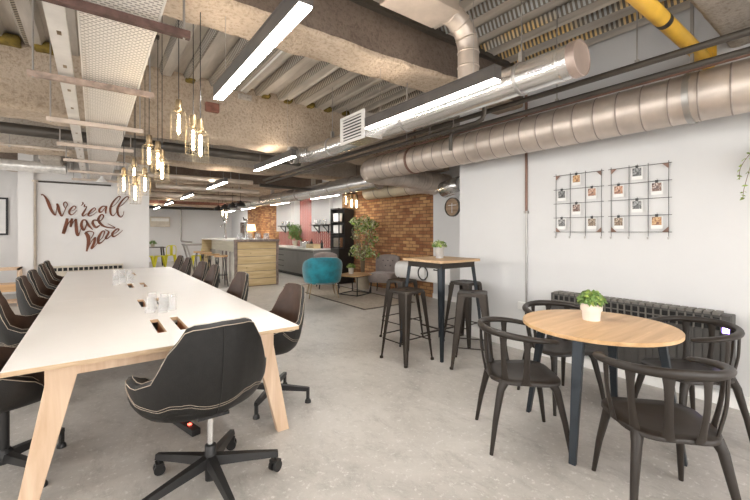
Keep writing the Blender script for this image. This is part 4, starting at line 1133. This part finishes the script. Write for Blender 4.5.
MB().box(-.12, .12, -.26, -.25, 0, .13).box(-.12, .12, .25, .26, 0, .13).box(-.12, -.11, -.25, .25, 0, .13).box(.11, .12, -.25, .25, 0, .13).box(-.11, .11, -.25, .25, 0, .01).build('crate_body', 'plank', cr)
for i, (y, h_) in enumerate(((10.78, .28), (10.12, .26))):
    b = thing('dark_bottle', ['dark bottle on the worktop between toaster and crate', 'dark bottle at the near end of the worktop'][i], 'bottle', (5.5, y, .905))
    MB().lathe([(.04, 0), (.042, .15), (.015, .2), (.014, h_), (0, h_)], 14).build('bottle_body', 'black', b, 50)
# coffee tower
cf = thing('coffee_machine', 'tall black self-serve coffee tower beside the kitchen', 'coffee machine', (5.5, 9.0, 0))
cf.scale = (.88, .75, 1)
MB().box(-.25, .3, -.3, .3, 0, .95).build('base_cabinet', 'black', cf, None, .006)
MB().box(-.05, .3, -.3, .3, .95, 2.05).build('tower_back', 'black', cf, None, .004)
MB().box(-.25, -.05, .27, .3, .95, 2.05).box(-.25, -.22, -.3, -.27, .95, 2.05).build('side_panel', 'black', cf)
for z in (1.28, 1.34, 1.66, 2.02): MB().box(-.25, -.05, -.27, .27, z, z + .025).build('shelf_board', 'black', cf)
MB().box(-.2, -.06, -.24, .24, .97, 1.25).build('brewer', 'chrome', cf, None, .02)
for i in range(4):
    y = -.2 + i * .13
    for z, n_ in ((1.37, 'lower'), (1.69, 'upper')):
        c_ = MB().lathe([(.04, 0), (.052, .22), (.05, .22), (.04, .01)], 14, 0, (5.38, 9.0 + y * .75, z)).build('paper_cup', 'white', None, 50)
        tag(c_, '%s stack of pale cups on the %s shelf of the coffee tower' % (['nearest', 'second', 'third', 'farthest'][i], n_), 'cup', 'cups in the coffee tower')

# ------------------------------------------------------------------ bar
br = thing('bar_counter', 'pine plank bar counter with rough dark edges', 'bar', (0, 0, 0))
X0, X1, Y0_, Y1_ = 2.82, 3.95, 9.7, 13.3
mb = MB(); nb = 6; hb = 1.14 / nb
for i in range(nb): mb.box(X0 + .07, X1 - .05, Y0_, Y0_ + .03, .02 + i * hb, (.02 + (i + 1) * hb - .012))
mb.build('end_planks', 'plank', br, None, .003)
MB().box(X0 + .02, X1 - .05, Y0_ + .03, Y0_ + .06, .0, 1.16).build('end_backing', 'bark', br)
for xa, xb in ((X0, X0 + .065), (X1 - .05, X1 + .01)):
    mb = MB(); rings = []
    for i in range(15):
        z = 1.16 * i / 14; e = .018 * noise.noise(Vector((xa * 7, 0, z * 5)))
        rings.append([(xa + e, Y0_ - .02, z), (xb + e, Y0_ - .02, z), (xb + e, Y0_ + .05, z), (xa + e, Y0_ + .05, z)])
    mb.loft(rings); mb.build('edge_post', 'bark', br)
MB().box(X0 - .02, X1 + .03, Y0_ - .03, Y1_, 1.165, 1.205).build('bar_top', 'traymetal', br, None, .006)
MB().box(X0 - .025, X1 + .035, Y0_ - .04, Y0_ + .0, 1.15, 1.21).build('top_edge', 'bark', br, None, .008)
MB().box(X0 + .28, X0 + .31, Y0_ + .06, Y1_, 0, 1.16).build('front_panel', 'palepl', br)
MB().box(X0, X0 + .28, Y1_ - .1, Y1_, 0, 1.16).build('end_panel', 'plank', br)
rr = random.Random(3)
for i in range(64):
    y = Y0_ + .12 + i * .053; MB().tube([(X0 + .25 + rr.uniform(-.01, .01), y + rr.uniform(-.02, .02), 0), (X0 + .25, y + rr.uniform(-.02, .02), .85)], rr.uniform(.014, .024), 7, rr.choice((0, 0, 1))).build('birch_pole', ['birch', 'bark'], br, 60)
def woodstool(i, y):
    t = thing('bar_stool', ['wood-seated stool at the bar, nearest the plank end', 'second wood-seated stool at the bar', 'third wood-seated stool at the bar', 'farthest wood-seated stool at the bar'][i], 'stool', (2.62, y, 0), 0, 'wood-topped stools at the bar')
    MB().lathe([(.16, .76), (.17, .77), (.17, .80), (.165, .805), (0, .805)], 24).build('seat', 'oak', t, 40)
    for k_ in range(4):
        a = PI / 4 + k_ * PI / 2; MB().tube([(.1 * math.cos(a), .1 * math.sin(a), .76), (.2 * math.cos(a), .2 * math.sin(a), 0)], .011, 8).build('leg', 'black', t)
    MB().tube([(.155 * math.cos(a), .155 * math.sin(a), .3) for a in [2 * PI * q / 20 for q in range(21)]], .008, 6).build('footrest', 'black', t)
for i, y in enumerate((10.2, 11.0, 11.85, 12.7)): woodstool(i, y)
for i in range(2):
    y = (11.6, 10.5)[i]; x = (3.1, 3.35)[i]
    bt = thing('beer_tap', ['chrome beer font on the far half of the bar top', 'chrome beer font nearer the plank end of the bar'][i], 'beer tap', (x, y, 1.205))
    MB().lathe([(.05, 0), (.05, .02), (.03, .04), (.03, .42), (.05, .45), (.05, .52), (.03, .55), (0, .56)], 18).build('tap_column', 'chrome', bt, 40)
    MB().tube([(0, 0, .40), (-.1, 0, .40), (-.12, 0, .34)], .012, 8).build('spout', 'chrome', bt, 50)
    MB().tube([(-.03, 0, .48), (-.07, 0, .60)], .014, 8).build('tap_handle', 'black', bt, 50)
for i in range(8):
    o = g0.copy(); C.objects.link(o); o.location = (3.0 + i * .115, 9.95 + .12 * (i % 2), 1.205); o.scale = (1.25, 1.25, 1.35)
    tag(o, '%s glass from the left on the plank end of the bar top' % ['first', 'second', 'third', 'fourth', 'fifth', 'sixth', 'seventh', 'eighth'][i], 'glass', 'glasses on the bar top')
# table lamp on a sideboard behind the bar
sb = thing('sideboard', 'wooden sideboard against the wall behind the bar', 'sideboard', (5.5, 15.4, 0))
MB().box(-.28, .28, -.9, .9, 0, 1.1).build('carcass', 'plank', sb); MB().box(-.3, .28, -.92, .92, 1.1, 1.14).build('sideboard_top', 'oak', sb)
tl = thing('table_lamp', 'warm glowing table lamp behind the bar', 'lamp', (5.3, 15.9, 1.14))
MB().lathe([(.12, 0), (.13, .1), (.12, .24), (.04, .3), (0, .3)], 20).build('lamp_base', 'wicker', tl, 50)
MB().lathe([(.2, .3), (.15, .58), (0, .58)], 24).build('lamp_shade', 'shade', tl, 50)
tag(MB().box(4.3, 4.45, 14.0, 14.12, 0, 1.75).build('wall_post', 'bark', None, None, .01), 'dark upright post standing behind the bar', 'post')

# ------------------------------------------------------------------ far seating
ft = thing('dining_table', 'small dark table near the far wall with a plant on it', 'table', (1.93, 17.6, 0))
MB().box(-.38, .38, -.38, .38, .77, .80).build('tabletop', 'pipe', ft)
for sx in (-1, 1):
    for sy in (-1, 1): MB().tube([(sx * .3, sy * .3, .77), (sx * .37, sy * .37, 0)], .03, 6).build('leg', 'pipe', ft)
fp = thing('potted_plant', 'little plant on the far dark table', 'plant', (1.9, 17.6, .8))
MB().lathe([(.06, 0), (.08, .12), (0, .12)], 14).build('pot', 'clay', fp, 50)
mb = MB(); leafy(mb, (0, 0, .13), .15, 120, .08, 1, mis=[0], seed=33); mb.build('foliage', ['leaf'], fp)
def yst(x, y, lab):
    t = thing('metal_stool', lab, 'stool', (x, y, 0), 0, 'yellow stools at the far table')
    MB().loft([[(a, b, z) for a, b in rrect(.34, .34, .06, 4)] for z in (.43, .46)]).build('seat', 'yellowp', t, 40)
    for sx in (-1, 1):
        for sy in (-1, 1): MB().tube([(sx * .12, sy * .12, .44), (sx * .19, sy * .19, 0)], [.05, .018], 6).build('leg', 'yellowp', t, 50)
yst(1.72, 17.3, 'yellow metal stool at the left front of the far table')
yst(2.1, 17.25, 'yellow metal stool at the right front of the far table')
def yc():
    t = thing('metal_chair', 'x', 'chair', (0, 0, 0), 0, 'yellow chairs around the far table')
    MB().loft([[(x, y, z) for x, y in rrect(.38, .38, .06, 4)] for z in (.43, .46)]).build('seat', 'yellowp', t, 40)
    mb = MB(); mb.tube(smoothpath([(-.17, -.18, .45), (-.17, -.21, .75), (-.1, -.22, .84), (.1, -.22, .84), (.17, -.21, .75), (.17, -.18, .45)], 5), .014, 8); mb.box(-.05, .05, -.225, -.205, .46, .84); mb.build('backrest', 'yellowp', t, 50)
    for sx in (-1, 1):
        for sy in (-1, 1): MB().tube([(sx * .15, sy * .15, .44), (sx * .2, sy * .2, 0)], [.04, .018], 6).build('leg', 'yellowp', t, 50)
    return t
y0c = yc()
for i, (x, y, a, lab) in enumerate([(2.55, 17.7, 90, 'yellow metal chair right of the far table'), (3.35, 16.6, 90, 'yellow chair beyond the bar by the grey counter')]):
    if i == 0: y0c.location = (x, y, 0); y0c['label'] = lab
    else: dup(y0c, (x, y, 0), math.radians(a), lab)
gt = thing('trestle_counter', 'grey trestle counter just beyond the far end of the bar', 'table', (3.05, 14.6, 0))
MB().box(-.55, .5, -.35, .35, .93, .98).build('tabletop', 'rod', gt)
for s in (-1, 1):
    for q in (-.3, .3): MB().tube([(s * .5, q, .93), (s * .25, q, 0)], .025, 6).build('leg', 'rod', gt)
bx_ = thing('air_conditioner', 'pale wall unit high on the far wall', 'air conditioner', (2.5, YF - .08, 1.64))
MB().box(-.41, .41, -.06, .079, 0, .48).build('unit_case', 'radpale', bx_, None, .02)
MB().box(-.36, .36, -.065, -.06, .26, .40).build('air_outlet', 'white', bx_)

# ------------------------------------------------------------------ lettered wall
OY = YT - .004
def w2(u, v):
    s = (u - 375) / 380.; a = math.atan(281 / 380.); Fx, Fy = math.sin(a), math.cos(a)
    dx, dy, dz = Fx + Fy * s, Fy - Fx * s, (232 - v) / 380.
    return (OY * dx / dy, 1.4 + dz * OY / dy)
def stroke(mb, pts, o0, k, closed=False):
    # pts: (x, y, halfwidth) in drawing units
    P3 = []
    sm = smoothpath([(p[0], p[1], p[2]) for p in pts], 7)
    xy = [w2(o0[0] + p[0] / k, o0[1] + p[1] / k) for p in sm]; sc_ = .0212 * 1.0 * 14.7 / k / 14.7 * 1.0
    L, R_ = [], []
    for i, (x, z) in enumerate(xy):
        a = xy[max(i - 1, 0)]; b = xy[min(i + 1, len(xy) - 1)]
        d = Vector((b[0] - a[0], b[1] - a[1])); d = d.normalized() if d.length > 1e-9 else Vector((1, 0)); n_ = Vector((-d.y, d.x))
        w = max(sm[i][2], 1.5) * sc_
        L.append((x + n_.x * w, z + n_.y * w)); R_.append((x - n_.x * w, z - n_.y * w))
    rings = [[(l[0], OY - .008, l[1]), (r_[0], OY - .008, r_[1]), (r_[0], OY + .003, r_[1]), (l[0], OY + .003, l[1])] for l, r_ in zip(L, R_)]
    mb.loft(rings)
T_, H_ = 4, 16
wd = thing('wall_lettering', 'copper brush lettering reading Were all mad here on the white wall', 'sign', (0, 0, 0))
wd['label'] = "copper brush lettering reading We're all mad here on the white wall"
mb = MB(); o0, k = (36, 184), 14.7
stroke(mb, [(74, 160, 10), (100, 158, 8), (140, 195, 12), (180, 270, 19), (215, 360, 18), (255, 430, 14), (284, 456, 8), (298, 405, 4), (308, 330, 4), (310, 285, 6)], o0, k)
stroke(mb, [(308, 288, 12), (328, 340, 17), (345, 410, 16), (378, 470, 10), (405, 430, 5), (440, 350, 5), (462, 300, 6), (435, 265, 7), (408, 285, 8), (412, 325, 6), (435, 360, 4)], o0, k)
stroke(mb, [(520, 400, 3), (565, 375, 4), (585, 340, 6), (555, 325, 7), (510, 365, 12), (488, 415, 14), (510, 452, 9), (550, 440, 5), (604, 385, 3)], o0, k)
stroke(mb, [(682, 268, 8), (692, 285, 8), (664, 320, 3)], o0, k)
o0 = (80, 184)
stroke(mb, [(70, 300, 9), (62, 335, 6), (98, 332, 5), (70, 390, 11), (36, 450, 12), (52, 470, 7), (105, 432, 3)], o0, k)
stroke(mb, [(130, 445, 3), (190, 410, 4), (228, 370, 6), (205, 352, 7), (155, 395, 12), (122, 450, 13), (145, 470, 8), (195, 450, 4), (250, 405, 3)], o0, k)
mb.build('word', 'text', wd)
mb = MB()
stroke(mb, [(380, 328, 8), (330, 330, 9), (285, 375, 14), (292, 415, 12), (330, 400, 6), (370, 345, 5), (392, 330, 8), (380, 380, 12), (378, 435, 8)], o0, k)
stroke(mb, [(455, 345, 3), (520, 300, 4), (580, 225, 5), (590, 188, 8), (560, 188, 8), (490, 260, 12), (448, 350, 15), (452, 435, 13), (485, 466, 8), (520, 435, 4), (545, 375, 3)], o0, k)
stroke(mb, [(560, 345, 3), (630, 300, 4), (700, 225, 5), (712, 192, 8), (675, 192, 8), (600, 270, 12), (552, 360, 16), (560, 445, 14), (600, 486, 9), (635, 450, 4), (645, 400, 3)], o0, k)
mb.build('word', 'text', wd)
mb = MB(); o0, k = (56, 212), 11.37
stroke(mb, [(128, 72, 12), (118, 130, 16), (98, 200, 17), (82, 248, 15)], o0, k)
stroke(mb, [(92, 225, 4), (135, 140, 4), (180, 75, 5)], o0, k)
stroke(mb, [(182, 72, 10), (175, 120, 13), (166, 172, 10)], o0, k)
stroke(mb, [(168, 168, 4), (200, 110, 4), (228, 78, 6)], o0, k)
stroke(mb, [(225, 78, 10), (228, 150, 14), (236, 230, 15), (248, 265, 12), (268, 235, 4), (285, 180, 3)], o0, k)
stroke(mb, [(345, 92, 7), (305, 95, 9), (288, 150, 14), (315, 205, 11), (345, 150, 4), (345, 95, 5)], o0, k)
stroke(mb, [(342, 95, 9), (370, 150, 12), (418, 202, 4)], o0, k)
o0, k = (80, 212), 11.36
stroke(mb, [(195, 95, 8), (155, 95, 9), (145, 130, 13), (180, 175, 12), (225, 150, 5)], o0, k)
stroke(mb, [(205, 110, 4), (245, 90, 5), (268, 45, 7), (240, 30, 8), (208, 85, 13), (240, 140, 13), (300, 172, 8), (398, 180, 6), (315, 133, 2)], o0, k)
mb.build('word', 'text', wd)
mb = MB()
stroke(mb, [(62, 232, 14), (92, 280, 19), (95, 350, 16), (75, 448, 8)], o0, k)
stroke(mb, [(60, 235, 10), (110, 218, 6), (155, 238, 5), (125, 300, 4)], o0, k)
stroke(mb, [(100, 395, 3), (140, 320, 4), (178, 285, 6)], o0, k)
stroke(mb, [(172, 288, 11), (160, 350, 13), (130, 415, 10), (165, 390, 4), (205, 345, 3)], o0, k)
stroke(mb, [(210, 335, 3), (255, 290, 4), (278, 225, 7), (250, 222, 8), (212, 290, 14), (210, 350, 13), (245, 345, 6), (295, 295, 3)], o0, k)
stroke(mb, [(282, 200, 5), (315, 215, 6), (325, 235, 10), (292, 295, 11), (315, 298, 6), (362, 258, 3)], o0, k)
stroke(mb, [(370, 260, 3), (425, 222, 4), (442, 195, 7), (410, 198, 8), (368, 245, 12), (378, 278, 10), (420, 262, 4), (485, 208, 3)], o0, k)
mb.build('word', 'text', wd)
# radiator on lettered wall
ra = thing('column_radiator', 'low cream radiator with dark openings below the lettering', 'radiator', (0, YT - .12, 0))
MB().box(-.78, .52, -.03, .09, .1, .70).build('radiator_body', 'radpale', ra, None, .01)
mb = MB()
for i in range(15): mb.box(-.76 + i * .085, -.695 + i * .085, -.034, -.029, .60, .665)
mb.build('grille_opening', 'hole', ra)
# framed picture and console at far left
pf = thing('picture_frame', 'black framed picture cut by the left edge', 'picture', (-1.85, 11.79, 1.75))
MB().box(-.35, .30, -.03, 0, -.42, .42).build('frame', 'black', pf, None, .004)
MB().box(-.31, .26, -.034, -.03, -.38, .38).build('picture_mount', 'white', pf)
cs = thing('console_bench', 'pale timber console bench by the far left wall', 'bench', (-1.55, 9.95, 0))
f_ = MB()
for x in (-.5, .38):
    for y in (-.15, .15): MB().box(x, x + .04, y - .02, y + .02, 0, .72).build('leg', 'ash', cs)
for y in (-.15, .15):
    MB().box(-.5, .42, y - .02, y + .02, .68, .72).build('top_rail', 'ash', cs); MB().box(-.5, .42, y - .02, y + .02, .06, .1).build('bottom_rail', 'ash', cs)
MB().box(-.5, .42, -.18, .18, .28, .42).build('bench_seat', 'oak', cs)
# trailing plant at the right edge on a wall bracket
hp = thing('hanging_plant', 'trailing green plant whose tips enter at the right edge', 'plant', (4.02, .52, 1.85))
MB().lathe([(.06, 0), (.09, .14), (.085, .14), (0, .12)], 20).build('pot', 'pot', hp, 40)
MB().box(-.02, .129, -.012, .012, -.012, 0).box(.11, .129, -.012, .012, -.14, .02).build('wall_bracket', 'black', hp)
mb = MB(); st = MB()
for i, (dy, dz) in enumerate(((.15, -.05), (.13, -.2), (.05, -.35), (.0, -.25))):
    pth = smoothpath([(0, 0, .13), (-.03, dy * .5, .17), (-.05, dy, dz + .1), (-.05, dy + .01, dz)], 6); st.tube(pth, .002, 5)
    for j, q in enumerate(pth[4::2]): leafy(mb, q, .015, 2, .035, 1, seed=200 + i * 20 + j)
leafy(mb, (0, 0, .15), .09, 90, .045, .8, seed=300)
st.build('stem', 'bark2', hp); mb.build('foliage', ['leaflight'], hp)

# ------------------------------------------------------------------ lights, world, camera
def area(name, loc, rot, sx, sy, p, col):
    l = bpy.data.lights.new(name, 'AREA'); l.shape = 'RECTANGLE'; l.size = sx; l.size_y = sy; l.energy = p; l.color = col
    o = bpy.data.objects.new(name, l); C.objects.link(o); o.location = loc; o.rotation_euler = rot; return o
for (a, b) in WLF: area('fill_light', (XL - .3, (a + b) / 2, 1.75), (0, -PI / 2, 0), 1.7, b - a, 50, (1, .985, .96))  # area lamps added as fill outside the unseen left windows
for (a, b) in WBK: area('fill_light', ((a + b) / 2, YB - .3, 1.7), (PI / 2, 0, 0), b - a, 2.0, 55, (1, .985, .96))  # further added fill, outside the unseen windows behind the camera
w = bpy.data.worlds.new('world'); sc.world = w; w.use_nodes = True
nt = w.node_tree; bg = nt.nodes['Background']
sky = nt.nodes.new('ShaderNodeTexSky'); sky.sky_type = 'HOSEK_WILKIE'
nt.links.new(sky.outputs[0], bg.inputs[0]); bg.inputs[1].default_value = .35
cam = bpy.data.cameras.new('camera'); co = bpy.data.objects.new('camera', cam); C.objects.link(co)
cam.sensor_width = 36; cam.lens = 36 * 380 / 750.; cam.shift_y = -(250 - 232) / 750. * -1 * -1
co.location = (0, 0, 1.4); co.rotation_euler = (PI / 2, 0, -math.atan(281 / 380.))
cam.clip_start = .05
sc.camera = co
vs = sc.view_settings; sc.display_settings.display_device = 'sRGB'
vs.view_transform = 'Standard'; vs.look = 'None'; vs.gamma = 1; vs.use_curve_mapping = False; vs.exposure = .97
cy = sc.cycles
cy.max_bounces = 8; cy.diffuse_bounces = 5; cy.glossy_bounces = 4; cy.transmission_bounces = 8; cy.caustics_reflective = False; cy.caustics_refractive = False
cy.use_denoising = True
